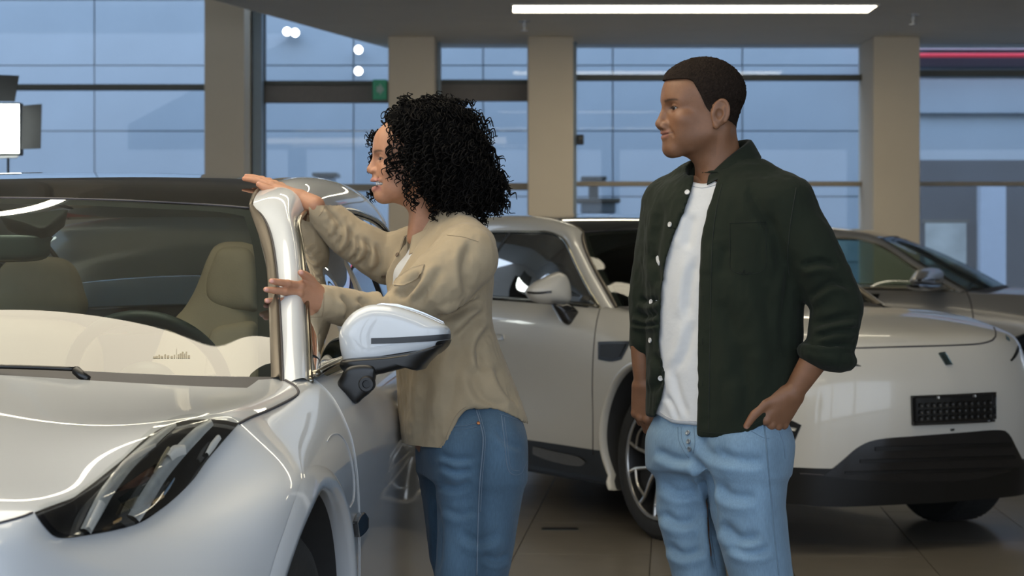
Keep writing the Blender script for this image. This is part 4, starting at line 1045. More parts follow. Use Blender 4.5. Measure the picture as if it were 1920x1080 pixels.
def ell(c, r, R=None):
    c = np.array(c, float); r = np.broadcast_to(np.array(r, float), (3,)); m = r.max()
    def fn(X,Y,Z):
        x, y, z = X-c[0], Y-c[1], Z-c[2]
        if R is not None: x, y, z = R[0,0]*x+R[0,1]*y+R[0,2]*z, R[1,0]*x+R[1,1]*y+R[1,2]*z, R[2,0]*x+R[2,1]*y+R[2,2]*z
        k0 = np.sqrt((x/r[0])**2+(y/r[1])**2+(z/r[2])**2); k1 = np.sqrt((x/r[0]**2)**2+(y/r[1]**2)**2+(z/r[2]**2)**2)+1e-9
        return k0*(k0-1)/k1
    return fn, c-m, c+m
def cap(a, b, ra, rb):
    a = np.array(a, float); b = np.array(b, float); d = b-a; L = d@d+1e-12
    def fn(X,Y,Z):
        t = np.clip(((X-a[0])*d[0]+(Y-a[1])*d[1]+(Z-a[2])*d[2])/L, 0, 1)
        return np.sqrt((X-a[0]-t*d[0])**2+(Y-a[1]-t*d[1])**2+(Z-a[2]-t*d[2])**2)-(ra+(rb-ra)*t)
    m = max(ra,rb); return fn, np.minimum(a,b)-m, np.maximum(a,b)+m
def chain(P, R):
    P = [np.array(p, float) for p in P]; R = np.broadcast_to(np.array(R, float), (len(P),)); cs = [cap(P[i],P[i+1],R[i],R[i+1]) for i in range(len(P)-1)]
    def fn(X,Y,Z):
        d = cs[0][0](X,Y,Z)
        for c in cs[1:]: d = np.minimum(d, c[0](X,Y,Z))
        return d
    return fn, np.min([c[1] for c in cs],0), np.max([c[2] for c in cs],0)
def stack(rows, ux, uy, n=2.2):
    "rows: (z, cx, cy, a, b), wide axis direction (ux,uy)"
    rows = np.array(sorted(rows)); zz = rows[:,0]; C = smooth_curve(rows, 200); C = C[np.argsort(C[:,0])]
    def fn(X,Y,Z):
        z = np.clip(Z, zz[0], zz[-1]); cx, cy, a, b = [np.interp(z, C[:,0], C[:,k]) for k in (1,2,3,4)]
        dx, dy = X-cx, Y-cy; p = dx*ux+dy*uy; q = -dx*uy+dy*ux
        d = ((np.abs(p)/a)**n+(np.abs(q)/b)**n+1e-12)**(1/n)-1
        return np.maximum(d*np.minimum(a,b), np.maximum(zz[0]-Z, Z-zz[-1]))
    m = rows[:,3:].max(); return fn, np.array([rows[:,1].min()-m,rows[:,2].min()-m,zz[0]]), np.array([rows[:,1].max()+m,rows[:,2].max()+m,zz[-1]])
# value noise
_perm = np.random.RandomState(3).rand(64,64,64).astype(np.float32)*2-1
def vnoise(P):
    P = np.asarray(P); i = np.floor(P).astype(int); f = P-i; f = f*f*(3-2*f); r = 0
    for a in (0,1):
        for b in (0,1):
            for c in (0,1):
                w_ = (f[:,0] if a else 1-f[:,0])*(f[:,1] if b else 1-f[:,1])*(f[:,2] if c else 1-f[:,2])
                r = r+w_*_perm[(i[:,0]+a)&63,(i[:,1]+b)&63,(i[:,2]+c)&63]
    return r
def vnormals(V, F):
    n = np.zeros_like(V); q = np.cross(V[F[:,2]]-V[F[:,0]], V[F[:,3]]-V[F[:,1]])
    for k in range(4): np.add.at(n, F[:,k], q)
    return n/(np.linalg.norm(n,axis=1)[:,None]+1e-12)
def relax(V, F, it=2, lam=.5):
    for _ in range(it):
        s = np.zeros_like(V); c = np.zeros(len(V))
        for k in range(4):
            a, b = F[:,k], F[:,(k+1)%4]; np.add.at(s, a, V[b]); np.add.at(c, a, 1); np.add.at(s, b, V[a]); np.add.at(c, b, 1)
        V = V+lam*(s/np.maximum(c,1)[:,None]-V)
    return V
def project(V):
    return np.stack([960+FPX*V[:,0]/V[:,1], HZ-FPX*(V[:,2]-CH)/V[:,1]], 1)
def seg_dist(P, L):
    "distance (px) and signed side of points to a polyline"
    L = np.asarray(L, float); best = np.full(len(P), 1e9); side = np.zeros(len(P)); par = np.zeros(len(P))
    for i in range(len(L)-1):
        d = L[i+1]-L[i]; t = np.clip(((P-L[i])@d)/(d@d+1e-9), 0, 1); q = P-L[i]-t[:,None]*d; r = np.hypot(q[:,0],q[:,1])
        m = r < best; best[m] = r[m]; side[m] = (d[0]*q[:,1]-d[1]*q[:,0])[m]; par[m] = ((i+t)/(len(L)-1))[m]
    return best*np.sign(side), par
def fold(V, F, lines, ylim=None):
    "press creases into cloth: each (photo polyline, depth m, width px); a valley with a soft ridge beside it"
    N = vnormals(V, F); P = project(V); vis = np.clip(-N[:,1]*1.6+.3, 0, 1)
    if ylim is not None: vis = vis*(V[:,1] < ylim)
    D = np.zeros(len(V))
    for (L, A_, wd) in lines:
        L = smooth_curve(L, 24); d, t = seg_dist(P, L); e = np.clip(np.minimum(t,1-t)*5, 0, 1)
        D += 2.0*e*A_*(-np.exp(-(d/wd)**2)+.65*np.exp(-((d-1.7*wd)/(1.2*wd))**2))
    return V+N*(D*vis)[:,None]
def wrinkle(V, F, amp, sc, seed=0.0, ridged=False):
    N = vnormals(V, F); n = vnoise(V*np.asarray(sc)+seed)
    if ridged: n = 1-2*np.abs(n)
    return V+N*(amp*n)[:,None]
def cmesh(name, V, F, m, col=None, parent=None, smooth=True):
    me = bpy.data.meshes.new(name); V = np.asarray(V, np.float32); F = np.asarray(F)
    me.vertices.add(len(V)); me.vertices.foreach_set('co', V.ravel())
    me.loops.add(F.size); me.loops.foreach_set('vertex_index', F.astype(np.int32).ravel())
    me.polygons.add(len(F)); me.polygons.foreach_set('loop_start', (np.arange(len(F))*F.shape[1]).astype(np.int32))
    me.update(calc_edges=True); me.validate()
    if col is not None:
        at = me.color_attributes.new('tone', 'FLOAT_COLOR', 'POINT'); at.data.foreach_set('color', np.c_[col, np.ones(len(V))].astype(np.float32).ravel())
    o = link_mesh(name, me, m, None, smooth)
    if parent: keep(o, parent)
    return o
def joinVF(parts):
    V, F, C = [], [], []; b = 0
    for (v, f, c) in parts: V.append(v); F.append(f+b); C.append(c); b += len(v)
    return np.vstack(V), np.vstack(F), np.vstack(C)
def smoothstep(a, b, x): t = np.clip((x-a)/(b-a), 0, 1); return t*t*(3-2*t)

# ---------------------------------------------------------------- heads
def make_head(P):
    "head in local axes: x to its left, y forward, z up, eyes at z=0. P: feature options"
    h = .0021; v = Vol((-.105,-.12,-.215),(.105,.140,.135), h); fem = P.get('fem', 0); sm = P.get('smile', .5)
    v.add(ell((0,.0,.030),(.0755,.093,.083)), 0)
    v.add(ell((0,.030,-.034),(.058-.002*fem,.066,.079)), .03)
    v.add(ell((0,.073,-.060),(.031,.028+.002*fem,.029)), .025)
    v.add(ell((0,.079-.003*fem,-.096+.003*fem),(.023-.003*fem,.021,.018)), .022)
    for s in (-1,1):
        v.add(chain([(s*.059,-.006,-.012),(s*.053,.004,-.058+.004*fem),(s*.021,.074,-.096+.003*fem)],[.016,.0165,.015]), .02)
        v.add(ell((s*.043,.061+.004*sm,-.030+.004*sm),(.022,.021,.019)), .018)
        v.add(cap((s*.009,.0885,.017),(s*.044,.0700,.015),.0105-.0025*fem,.0095), .018)
        v.add(ell((s*.040,.045,-.056),(.019,.032,.032)), .03)
    v.add(ell((0,.050,.040),(.052,.045,.040)), .03)
    v.add(cap((0,-.022,-.05),(0,-.050,-.21),.052-.008*fem,.060-.010*fem), .035)
    for s in (-1,1):
        v.add(cap((s*.050,-.030,-.05),(s*.02,.0,-.20),.013,.013), .025)
        v.add(ell((s*.0325,.0960,.0005),(.0165,.016,.0105)), .010, 's')
    base = v.F.copy()
    # nose
    nl = P.get('nose', .118); nz = P.get('nose_z', 0.0); nr = P.get('nose_r', 1.0)
    v.add(chain([(0,.0905,.010),(0,.0995,-.010+nz*.4),(0,nl-.0105*nr,-.031+nz)],[.0066*nr,.0074*nr,.0092*nr]), .010)
    v.add(ell((0,nl-.0108*nr,-.0335+nz),(.0112*nr,.0108*nr,.0094*nr)), .006)
    for s in (-1,1):
        v.add(ell((s*.0138*nr,nl-.0205,-.0375+nz),(.0082*nr,.0125*nr,.0084*nr)), .006)
        v.add(ell((s*.0068,nl-.0165,-.0460+nz-.0012*(nr-1)*10),(.0038,.0065,.0042)), .003, 's')
    # eye lids
    for s in (-1,1):
        v.add(ell((s*.0325,.0750,-.0002),(.0152,.0145,.0132)), .004)
        op = P.get('eye_open', .0042)
        v.add(ell((s*.0330,.0910,-.0012),(.0138,.017,op)), .0018, 's')
        pass
    # mouth: laid on the surface as it stands
    def sy(x, z, d=0.0):
        i = int(round((x-v.lo[0])/h)); k = int(round((z-v.lo[2])/h)); col = v.F[i,:,k]; j = np.nonzero(col < 0)[0].max()
        return (x, v.lo[1]+h*(j+col[j]/(col[j]-col[j+1]+1e-9))+d, z)
    c = .004*sm
    yl = P.get('lip', .1015)
    if not P.get('teeth'):
        mz = P.get('mouth_z', -.0605)
        up_ = [sy(x,mz+dz,-.0026) for (x,dz) in ((-.027,.0005+c*.5),(-.017,.0035),(-.006,.0052),(0,.0046),(.006,.0052),(.017,.0035),(.027,.0005+c*.5))]
        lo_ = [sy(x,mz+dz,-.0032) for (x,dz) in ((-.026,-.0005+c*.5),(-.015,-.0050),(0,-.0068),(.015,-.0050),(.026,-.0005+c*.5))]
        sl_ = [sy(x,mz+dz) for (x,dz) in ((-.037,c*1.1),(-.029,c*.45),(-.014,.0),(0,-.0003),(.014,.0),(.029,c*.45),(.037,c*1.1))]
        v.add(chain(up_, [.0025,.0038,.0044,.0041,.0044,.0038,.0025]), .004); v.add(chain(lo_, [.0025,.0048,.0056,.0048,.0025]), .004)
        sl_ = [sy(x,z,-.0004) for (x,y,z) in sl_]; v.add(chain(sl_, [.0018,.0024,.0025,.0024,.0025,.0024,.0018]), .0010, 's')
    else:
        up_ = [sy(x,z,-.0012) for (x,z) in ((-.047,-.0530),(-.030,-.0545),(-.008,-.0540),(0,-.0545),(.008,-.0540),(.030,-.0545),(.047,-.0530))]
        lo_ = [sy(x,z,-.0018) for (x,z) in ((-.047,-.0545),(-.031,-.0680),(-.010,-.0775),(.010,-.0775),(.031,-.0680),(.047,-.0545))]
        v.add(ell((0,yl-.024,-.0630),(.0465,.040,.0088)), .003, 's')
        v.add(chain(up_, [.0030,.0044,.0048,.0045,.0048,.0044,.0030]), .0035); v.add(chain(lo_, [.0026,.0050,.0062,.0062,.0050,.0026]), .0035)
        v.add(ell((0,yl-.018,-.0632),(.0455,.038,.0068)), .0015, 's')
    for s in (-1,1):
        v.add(chain([sy(s*.019,-.037,.0005),sy(s*.030,-.050,.0005),sy(s*.0375,-.064,.0005)],[.0022,.0030,.0018]), .008, 's')
    # ears
    for s in (-1,1):
        R = []; ez = -.014
        for t in np.linspace(-.40*math.pi, 1.22*math.pi, 18):
            R.append((s*(.0800+.007*max(0,-math.cos(t+.2))), -.013+.0175*math.cos(t)-.004*math.sin(t), ez+.0300*math.sin(t)))
        v.add(ell((s*.0785,-.014,ez),(.0078,.0185,.0300)), .006)
        v.add(ell((s*.0800,-.024,ez+.004),(.0065,.010,.022)), .005)
        v.add(ell((s*.0865,-.0095,ez-.003),(.0075,.0095,.0135)), .003, 's')
        v.add(ell((s*.0885,-.013,ez+.016),(.0055,.0085,.0075)), .003, 's')
        v.add(chain(R, [.0036]*9+[.0044]*9), .003)
        v.add(ell((s*.0795,-.004,ez-.0290),(.0056,.0080,.0090)), .005)
        v.add(chain([(s*.0850,-.0205,ez+.012),(s*.0860,-.0215,ez-.004),(s*.0830,-.014,ez-.018)],.0028), .003)
        v.add(ell((s*.0800,.0050,ez-.003),(.0034,.0040,.0065)), .003)
    V, F = v.mesh(); V = relax(V, F, 1, .35)
    return v, base, V, F
def head_colors(V, skin, lip, brow, P, hairline=None, hair_c=(.02,.014,.01)):
    x, y, z = np.abs(V[:,0]), V[:,1], V[:,2]; C = np.tile(np.array(skin, float), (len(V),1)); yl = P.get('lip', .1015)
    C *= (1+.06*vnoise(V*60)+.04*vnoise(V*200))[:,None]
    ck = np.exp(-((x-.042)**2+(y-.065)**2+(z+.028)**2)/.0006)[:,None]; C = C*(1-.3*ck)+C*np.array([1.15,.95,.92])*.3*ck
    if P.get('teeth'):
        m = np.exp(-((z+.0535)/.0055)**4)*(x < .046)*(y > .055)*.8+np.exp(-((z+.0745)/.0075)**4)*(x < .040)*(y > .06)*smoothstep(-.062,-.066,z)*.8
    else:
        zc = P.get('mouth_z',-.0605)-.0004+.004*P.get('smile',.5)*1.1*(x/.037)**2.6
        m = np.exp(-((z-zc)/.0088)**4)*(x < .026)*(y > yl-.0225+.012*(1-(x/.029).clip(0,1)**2))*.8
    m = np.clip(m, 0, 1)[:,None]; C = C*(1-m)+np.array(lip)*m
    if not P.get('teeth'):
        m = (np.exp(-((z-zc-.0004)/.0016)**2)*(x < .037)*(y > .06)*.8)[:,None]; C = C*(1-m)+np.array(lip)*.25*m  # mouth slit: crease shade painted into the colour as a dark line
    # brows
    t = np.clip((x-.012)/.046, 0, 1); zb = .0145+.0060*np.sin(t*math.pi*.72)-.003*t
    b = smoothstep(0,.12,t)*smoothstep(1.0,.8,t)*np.exp(-((z-zb)/(.0042-.0022*t))**2)*(x > .011)*(x < .058)*(y > .045)*smoothstep(-.6,.3,vnoise(V*np.array([500,500,260]))+.6); b = np.clip(b*.85,0,1)[:,None]
    C = C*(1-b)+np.array(brow)*b
    # lash lines
    e = np.exp(-((np.hypot((x-.033)/.0138,(z+.001)/(P.get('eye_open',.0042)+.0014))-1)/.22)**2)*(y > .075)*(z > -.002); e = np.clip(e*.9,0,1)[:,None]
    C = C*(1-e)+np.array(hair_c)*e
    if hairline is not None:
        hz = np.interp(y, hairline[0], hairline[1]); f = smoothstep(-.012,.020,z-hz)*(x < .074+.01*(z>.04)); f = np.clip(f,0,1)[:,None]*.9
        C = C*(1-f)+np.array(hair_c)*f
    return C.clip(0,1)
def head_xform(V, f_yaw, pos, scale=1.0, pitch=0.0, roll=0.0):
    "f_yaw: facing angle; facing -X is 0, positive turns towards the camera"
    f = np.array([-math.cos(f_yaw)*math.cos(pitch), -math.sin(f_yaw)*math.cos(pitch), math.sin(pitch)]); l = np.array([math.sin(f_yaw), -math.cos(f_yaw), 0.0])
    u = np.cross(f, -l) if False else np.cross(l, f)*-1
    u = np.cross(f, l)
    M = np.stack([l, f, u], 0)
    if roll:
        c_, s_ = math.cos(roll), math.sin(roll); l2 = l*c_+u*s_; u2 = -l*s_+u*c_; M = np.stack([l2,f,u2],0)
    return np.asarray(V)*scale @ M+np.asarray(pos)

# ---------------------------------------------------------------- hands
def make_hand(curls, spread, thumb, scale=1.0, h=.0019, forearm=.10, fa_r=.031):
    "left hand, back to +z, fingers +y, thumb +x. curls: 4 x (mcp,pip,dip) rad; spread: 4 rad; thumb: 4 points"
    lo = (-.075,-forearm-.03,-.085); hi = (.105,.215,.055); v = Vol(lo, hi, h)
    base = [(.0285,.086,.001),(.0095,.090,.003),(-.0100,.086,.002),(-.0270,.077,-.002)]
    L = [(.042,.026,.021),(.046,.030,.022),(.043,.028,.021),(.034,.021,.019)]; R = [(.0100,.0092,.0086,.0068),(.0102,.0094,.0086,.0068),(.0098,.0090,.0082,.0066),(.0088,.0080,.0074,.006)]
    v.add(chain([(0,-forearm,0),(0,-.03,0),(0,.004,0)],[fa_r,.026,.0225]), 0)
    for (x,y,z) in base: v.add(cap((x*.55,.012,0),(x,y-.004,z-.002),.0155,.0122), .014)
    v.add(ell((.021,.034,-.010),(.017,.030,.014)), .012); v.add(ell((-.019,.040,-.008),(.014,.032,.013)), .012)
    tips = []
    for k in range(4):
        p = np.array(base[k]); a = 0; pts = [p.copy()]; sp = spread[k]
        for j in range(3):
            a += curls[k][j]; d = np.array([math.sin(sp)*math.cos(a), math.cos(sp)*math.cos(a), -math.sin(a)]); p = p+d*L[k][j]; pts.append(p.copy())
        q = chain(pts, R[k]); v.add(q, .0045); tips.append((pts[-1], d))
        v.add(ell(pts[1]+np.array([0,0,.0012]), np.array([R[k][1]*1.06]*3)), .003)
        v.add(ell(np.array(base[k])+np.array([0,0,.0045]), (.0088,.0095,.0078)), .006)
    th = [np.array(t, float) for t in thumb]; v.add(chain(th, [.0150,.0125,.0108,.0078]), .010); tips.append((th[-1], (th[-1]-th[-2])/np.linalg.norm(th[-1]-th[-2])))
    V, F = v.mesh(); V = relax(V, F, 1, .35)
    return V*scale, F, [(t[0]*scale, t[1]) for t in tips]
def place_hand(V, wrist, fingers, thumb, right=False):
    f = np.asarray(fingers, float); f /= np.linalg.norm(f); t = np.asarray(thumb, float); t -= f*(t@f); t /= np.linalg.norm(t)
    back = np.cross(t, f) if not right else np.cross(f, t)
    V = np.asarray(V); return V[:,0:1]*t+V[:,1:2]*f+V[:,2:3]*back+np.asarray(wrist)
def hand_color(V, tips, skin, nail, right=False):
    C = np.tile(np.array(skin,float),(len(V),1)); C *= (1+.05*vnoise(V*80))[:,None]
    for (p, d) in tips:
        r = np.linalg.norm(V-(p+np.array([0,0,.004])+d*.003), axis=1); m = (np.exp(-(r/.0055)**4)*(V[:,2] > p[2]+.001))[:,None]; C = C*(1-m)+np.array(nail)*m
        r = np.linalg.norm(V-p, axis=1)[:,None]; m = np.exp(-(r/.012)**2)*.35; C = C*(1-m)+C*np.array([1.15,.92,.88])*m
    lowp = smoothstep(.002,-.012,V[:,2])[:,None]*.35; C = C*(1-lowp)+C*np.array([1.2,1.08,1.05])*lowp
    return C.clip(0,1)

# ================================================================ people
def skin_mat(name): return mat(name, (.4,.22,.14), .48, spec=.4, sss=.08, vcol='tone', bump=.12, bump_scale=420)
M_skin = skin_mat('skin')
M_eye = mat('eye_white', (.42,.38,.35), .15, coat=1, noise_amt=.05)
M_iris = mat('iris_brown', (.02,.010,.006), .08, coat=1, noise_amt=.1)
M_teeth = mat('teeth', (.92,.88,.80), .25, coat=.5, noise_amt=.02)
M_btn = mat('shirt_button', (.62,.60,.57), .35, noise_amt=.05)
def cloth_mat(name, col, sc=900, amt=.10, bump=.25, sheen=.15, var=3.0):
    if name in MATS: return MATS[name]
    m = mat(name, col, .88, spec=.2, sheen=sheen, noise_amt=amt, noise_scale=var*6); n, l = nodes_of(m); b = n['Principled BSDF']
    tcn = n.new('ShaderNodeTexCoord'); w1 = n.new('ShaderNodeTexNoise'); w1.inputs['Scale'].default_value = sc; w1.inputs['Detail'].default_value = 2
    w2 = n.new('ShaderNodeTexNoise'); w2.inputs['Scale'].default_value = 26; w2.inputs['Detail'].default_value = 4
    l.new(tcn.outputs['Object'], w1.inputs['Vector']); l.new(tcn.outputs['Object'], w2.inputs['Vector'])
    b1 = n.new('ShaderNodeBump'); b1.inputs['Strength'].default_value = bump; b1.inputs['Distance'].default_value = .001
    b2 = n.new('ShaderNodeBump'); b2.inputs['Strength'].default_value = .35; b2.inputs['Distance'].default_value = .006
    l.new(w1.outputs['Fac'], b1.inputs['Height']); l.new(w2.outputs['Fac'], b2.inputs['Height']); l.new(b1.outputs[0], b2.inputs['Normal']); l.new(b2.outputs[0], b.inputs['Normal'])
    return m
M_green_sh = cloth_mat('dark_green_cotton', (.012,.0165,.0095), amt=.10, sheen=.05)
M_tee = cloth_mat('white_jersey', (.62,.62,.62), amt=.02, bump=.12)
M_beige = cloth_mat('sand_cotton', (.37,.293,.190), amt=.08)
def denim(name, c, fade):
    if name in MATS: return MATS[name]
    m = cloth_mat(name, c, 1400, .05, .5); n, l = nodes_of(m); b = n['Principled BSDF']
    tcn = n.new('ShaderNodeTexCoord'); mp = n.new('ShaderNodeMapping'); mp.inputs['Scale'].default_value = (1,1,.12); t = n.new('ShaderNodeTexNoise'); t.inputs['Scale'].default_value = 420; t.inputs['Detail'].default_value = 3
    l.new(tcn.outputs['Object'], mp.inputs[0]); l.new(mp.outputs[0], t.inputs['Vector'])
    a = n.new('ShaderNodeAttribute'); a.attribute_name = 'tone'
    mr = n.new('ShaderNodeMapRange'); mr.inputs['To Min'].default_value = .90; mr.inputs['To Max'].default_value = 1.10; mr.inputs['From Min'].default_value = .3; mr.inputs['From Max'].default_value = .7
    mx = n.new('ShaderNodeVectorMath'); mx.operation = 'MULTIPLY'
    l.new(t.outputs['Fac'], mr.inputs['Value']); l.new(a.outputs['Color'], mx.inputs[0]); l.new(mr.outputs[0], mx.inputs[1]); l.new(mx.outputs[0], b.inputs['Base Color'])
    return m
M_jean_l = denim('light_denim', (.21,.33,.46), .3); M_jean_d = denim('mid_denim', (.07,.13,.21), .2)
M_thread = mat('seam_thread', (.13,.20,.27), .8, noise_amt=.1); M_thread2 = mat('seam_thread_pale', (.15,.20,.26), .8, noise_amt=.1)

class Person:
    def __init__(s, Y0): s.Y0 = Y0; s.s = FPX/Y0
    def w(s, px, py, dy=0.0): return W(px, py, s.Y0+dy)
    def z(s, py): return CH+(HZ-py)/s.s
    def rows(s, R, d=0.0):
        out = []
        for r in R:
            py, cx, a, b = r[:4]; dy = r[4] if len(r) > 4 else 0.0; p = s.w(cx, py, dy); out.append((p[2],p[0],p[1],a-d,b-d))
        return out
    def pxy(s, X, Y, Z): return 960+FPX*X/Y, HZ-FPX*(Z-CH)/Y
def tree_of(V, F): return BVHTree.FromPolygons([tuple(v) for v in V], [tuple(int(i) for i in f) for f in F])
CAM = Vector((0,0,CH))
def cast(T, px, py, off=0.0):
    d = Vector(((px-960)/FPX, 1, (HZ-py)/FPX)).normalized(); h, n, i, r = T.ray_cast(CAM, d)
    if h is None: return None
    if n.dot(d) > 0: n = -n
    return np.array(h+n*off), np.array(n)
def seam(T, pts, r, m, name, parent, n=40, off=.0005, closed=False):
    L = [cast(T, p[0], p[1], off) for p in smooth_curve(pts, n, closed)]; L = np.array([q[0] for q in L if q is not None])
    if len(L) < 4: return
    ok = np.r_[True, np.linalg.norm(np.diff(L,axis=0),axis=1) < .06]; L = L[ok]
    if len(L) > 3: keep(mesh(name, *tube_geo(L, r, 6, closed=closed, flat=.6), m), parent)
def cpatch(T, top, bot, nu, nv, off, thick, m, name, parent):
    a = smooth_curve(top, nu); b = smooth_curve(bot, nu); V = []
    for i in range(nu):
        for j in range(nv):
            q = a[i]+(b[i]-a[i])*j/(nv-1); h = cast(T, q[0], q[1], off); V.append(h[0] if h is not None else (V[-1] if V else np.zeros(3)))
    V = np.array(V); V, F = shell(V, grid_faces(nu,nv), thick, V.mean(0)+np.array([0,1,0])); return keep(mesh(name, V, F, m), parent)
def button(T, px_, py_, r, m, parent):
    h = cast(T, px_, py_, .001)
    if h is None: return
    p, n = h; n = Vector(n); q = n.to_track_quat('Z','Y').to_matrix().to_4x4(); M = Matrix.Translation(Vector(p)) @ q
    b = MB().lathe([(0,r),(.0025,r),(.003,r*.8),(.0022,r*.6),(.0022,.0001)],16,'z'); V = [tuple(M @ Vector(v)) for v in b.v]; keep(mesh('button', V, b.f, m, None, True, 35), parent)
def eye_pair(root, fyaw, pos, sc, look=0.0, pitch=0.0):
    for s in (-1,1):
        c = np.array([s*.0325,.0750,-.0005])
        b = MB(); th = np.linspace(0,math.pi,17)
        b.lathe([(-.0126*math.cos(t)+0, max(.0126*math.sin(t),1e-5)) for t in th],24,'y',(0,0,0)); V = np.array(b.v)+c
        keep(mesh('eyeball', head_xform(V, fyaw, pos, sc, pitch), [f[::-1] for f in b.f], M_eye), root)
        b = MB().lathe([(-.0006,.0072),(.0004,.0062),(.0010,.003),(.0011,.0001)],20,'y',(0,0,0)); a = look; R = np.array([[math.cos(a),-math.sin(a),0],[math.sin(a),math.cos(a),0],[0,0,1]])
        V = (np.array(b.v)+np.array([0,.01205,-.0006])) @ R.T+c
        keep(mesh('iris', head_xform(V, fyaw, pos, sc, pitch), [f[::-1] for f in b.f], M_iris), root)
def jean_color(V, base, F, wear_and_dark):
    C = np.tile(np.array(base,float),(len(V),1)); P = project(V)
    f = np.zeros(len(V))
    for (x,y,rx,ry,a) in wear_and_dark: f += a*np.exp(-((P[:,0]-x)/rx)**2-((P[:,1]-y)/ry)**2)*(V[:,1] < 1e9)
    f += .10*vnoise(V*np.array([30,30,14])); return (C*(1+f)[:,None]).clip(0,1)
def bm_collar(ring, parent, m, name='collar'):
    "collar: list of (inner top point, outer fold, bottom point) triples -> folded strip"
    G = np.array(ring); n = len(G); S, u, v = interp_grid(G, n*5, 9)
    V, F = shell(S.reshape(-1,3), grid_faces(n*5,9), .003, G.reshape(-1,3).mean(0)); return keep(mesh(name, V, F, m), parent)

# ---------------------------------------------------------------- the man
MN = Person(5.28)
SKIN_M = (.22,.104,.054)
mw = MN.w; PM = dict(smile=1.3, nose=.1190, nose_z=-.0035, nose_r=1.12, lip=.0985, eye_open=.0031, mouth_z=-.0620)
YAW_M = math.radians(13); POS_M = np.array([.4525, 5.275, 1.6585])
vol, baseF, Vh, Fh = make_head(PM)
HL = (np.array([-.12,-.095,-.06,-.035,-.022,.004,.012,.022,.030,.048,.060,.10]), np.array([-.062,-.058,-.040,-.030,-.020,-.016,-.012,.004,.022,.060,.066,.066]))
Ch = head_colors(Vh, SKIN_M, (.31,.125,.092), (.018,.011,.008), PM, HL, (.022,.014,.010))
# stubble shade
st = smoothstep(-.045,-.075,Vh[:,2])*(Vh[:,1] > -.01)*smoothstep(-.125,-.10,Vh[:,2]); lipm = (np.abs(Vh[:,0]) < .03)*(np.abs(Vh[:,2]+.0635) < .012)*(Vh[:,1] > .085)
Ch = Ch*(1-.16*(st*(1-lipm))[:,None])
# hair: cropped shell over the skull
hv = Vol(vol.lo, vol.lo+np.array(vol.n)*vol.h-vol.h*1.5, vol.h); hv.F = baseF[:hv.n[0],:hv.n[1],:hv.n[2]].copy()
X,Y,Z = hv.xyz(); hz = np.interp(Y, HL[0], HL[1]).astype(np.float32); fr = smoothstep(.03,.055,Y); th = .0012+.0090*((1-fr)*smoothstep(.0,.055,Z-hz)*np.clip(.55+.45*smoothstep(.02,.07,Z),0,1)+fr*(.55+.45*smoothstep(.0,.02,Z-hz)))
th = th*(1-.75*smoothstep(.03,.0,Z))
hv.F = np.maximum(hv.F-th, np.maximum(hz-Z, -.02-Z-.04)*.9)
Vr, Fr = hv.mesh(); Vr = relax(Vr, Fr, 2, .5); N = vnormals(Vr, Fr); Vr = Vr+N*((.0016*vnoise(Vr*330)+.0012*vnoise(Vr*620))*smoothstep(.0,.03,Vr[:,2]-np.interp(Vr[:,1],HL[0],HL[1])))[:,None]
# hands
thumbR = [(.024,.026,-.008),(.047,.052,-.014),(.056,.082,-.016),(.058,.106,-.014)]
Vl, Fl, tl_ = make_hand([(1.0,.9,.5)]*4, (.03,.0,-.03,-.08), [(.024,.028,-.006),(.046,.056,-.008),(.055,.088,-.008),(.058,.118,-.006)], 1.04, forearm=.10, fa_r=.033)
Cl = hand_color(Vl, tl_, SKIN_M, (.42,.24,.17)); Vl = place_hand(Vl, mw(1489,734,-.140), (-.52,.10,-.84), (-.80,-.52,.20))
Vrh, Frh, tr_ = make_hand([(.10,.15,.10),(.45,.55,.30),(.7,.8,.4),(.8,.9,.4)], (.0,-.02,-.05,-.1), [(.024,.026,-.010),(.040,.052,-.022),(.044,.078,-.030),(.040,.098,-.036)], 1.0, forearm=.09, fa_r=.029)
Crh = hand_color(Vrh, tr_, SKIN_M, (.42,.24,.17)); Vrh = place_hand(Vrh, mw(1207,716,.105), (.04,.02,-1), (.80,-.55,.08), True)
# torso and limbs under the clothes (one figure)
bv = Vol((.10,4.95,.05),(.85,5.65,1.50), .014); UX, UY = .766, -.643
TOR = [(322,1362,.085,.075),(345,1360,.165,.092),(372,1360,.198,.110),(420,1359,.206,.124),(500,1356,.203,.131),(600,1357,.200,.131),(700,1356,.196,.133),(780,1350,.188,.131),(850,1348,.184,.130)]
bv.add(stack(MN.rows(TOR,.025),UX,UY), 0)
LEG1 = [mw(1302,830,.06),mw(1282,950,.05),mw(1312,1080,.03),mw(1325,1300,.03),mw(1330,1490,.03)]; LEG2 = [mw(1398,840,-.06),mw(1402,950,-.06),mw(1428,1080,-.07),mw(1440,1300,-.07),mw(1448,1490,-.07)]
bv.add(chain(LEG1,[.08,.055,.05,.045,.04]), .05); bv.add(chain(LEG2,[.085,.07,.055,.05,.045]), .05)
bv.add(chain([mw(1470,390,-.10),mw(1572,572,-.13),mw(1512,702,-.145)],[.05,.038,.02]), .03); bv.add(chain([mw(1252,385,.12),mw(1215,560,.12),mw(1207,670,.105)],[.05,.036,.02]), .03)
Vb, Fb = bv.mesh(); Cb = np.tile(np.array(SKIN_M),(len(Vb),1))
V, F, C = joinVF([(head_xform(Vh,YAW_M,POS_M,1.0), Fh[:, ::-1], Ch), (Vl,Fl,Cl), (Vrh,Frh[:, ::-1],Crh), (Vb,Fb,Cb)])
man = cmesh('person', V, F, M_skin, C); tag(man, 'smiling man in an open dark green shirt and light jeans, one hand on his hip', 'person')
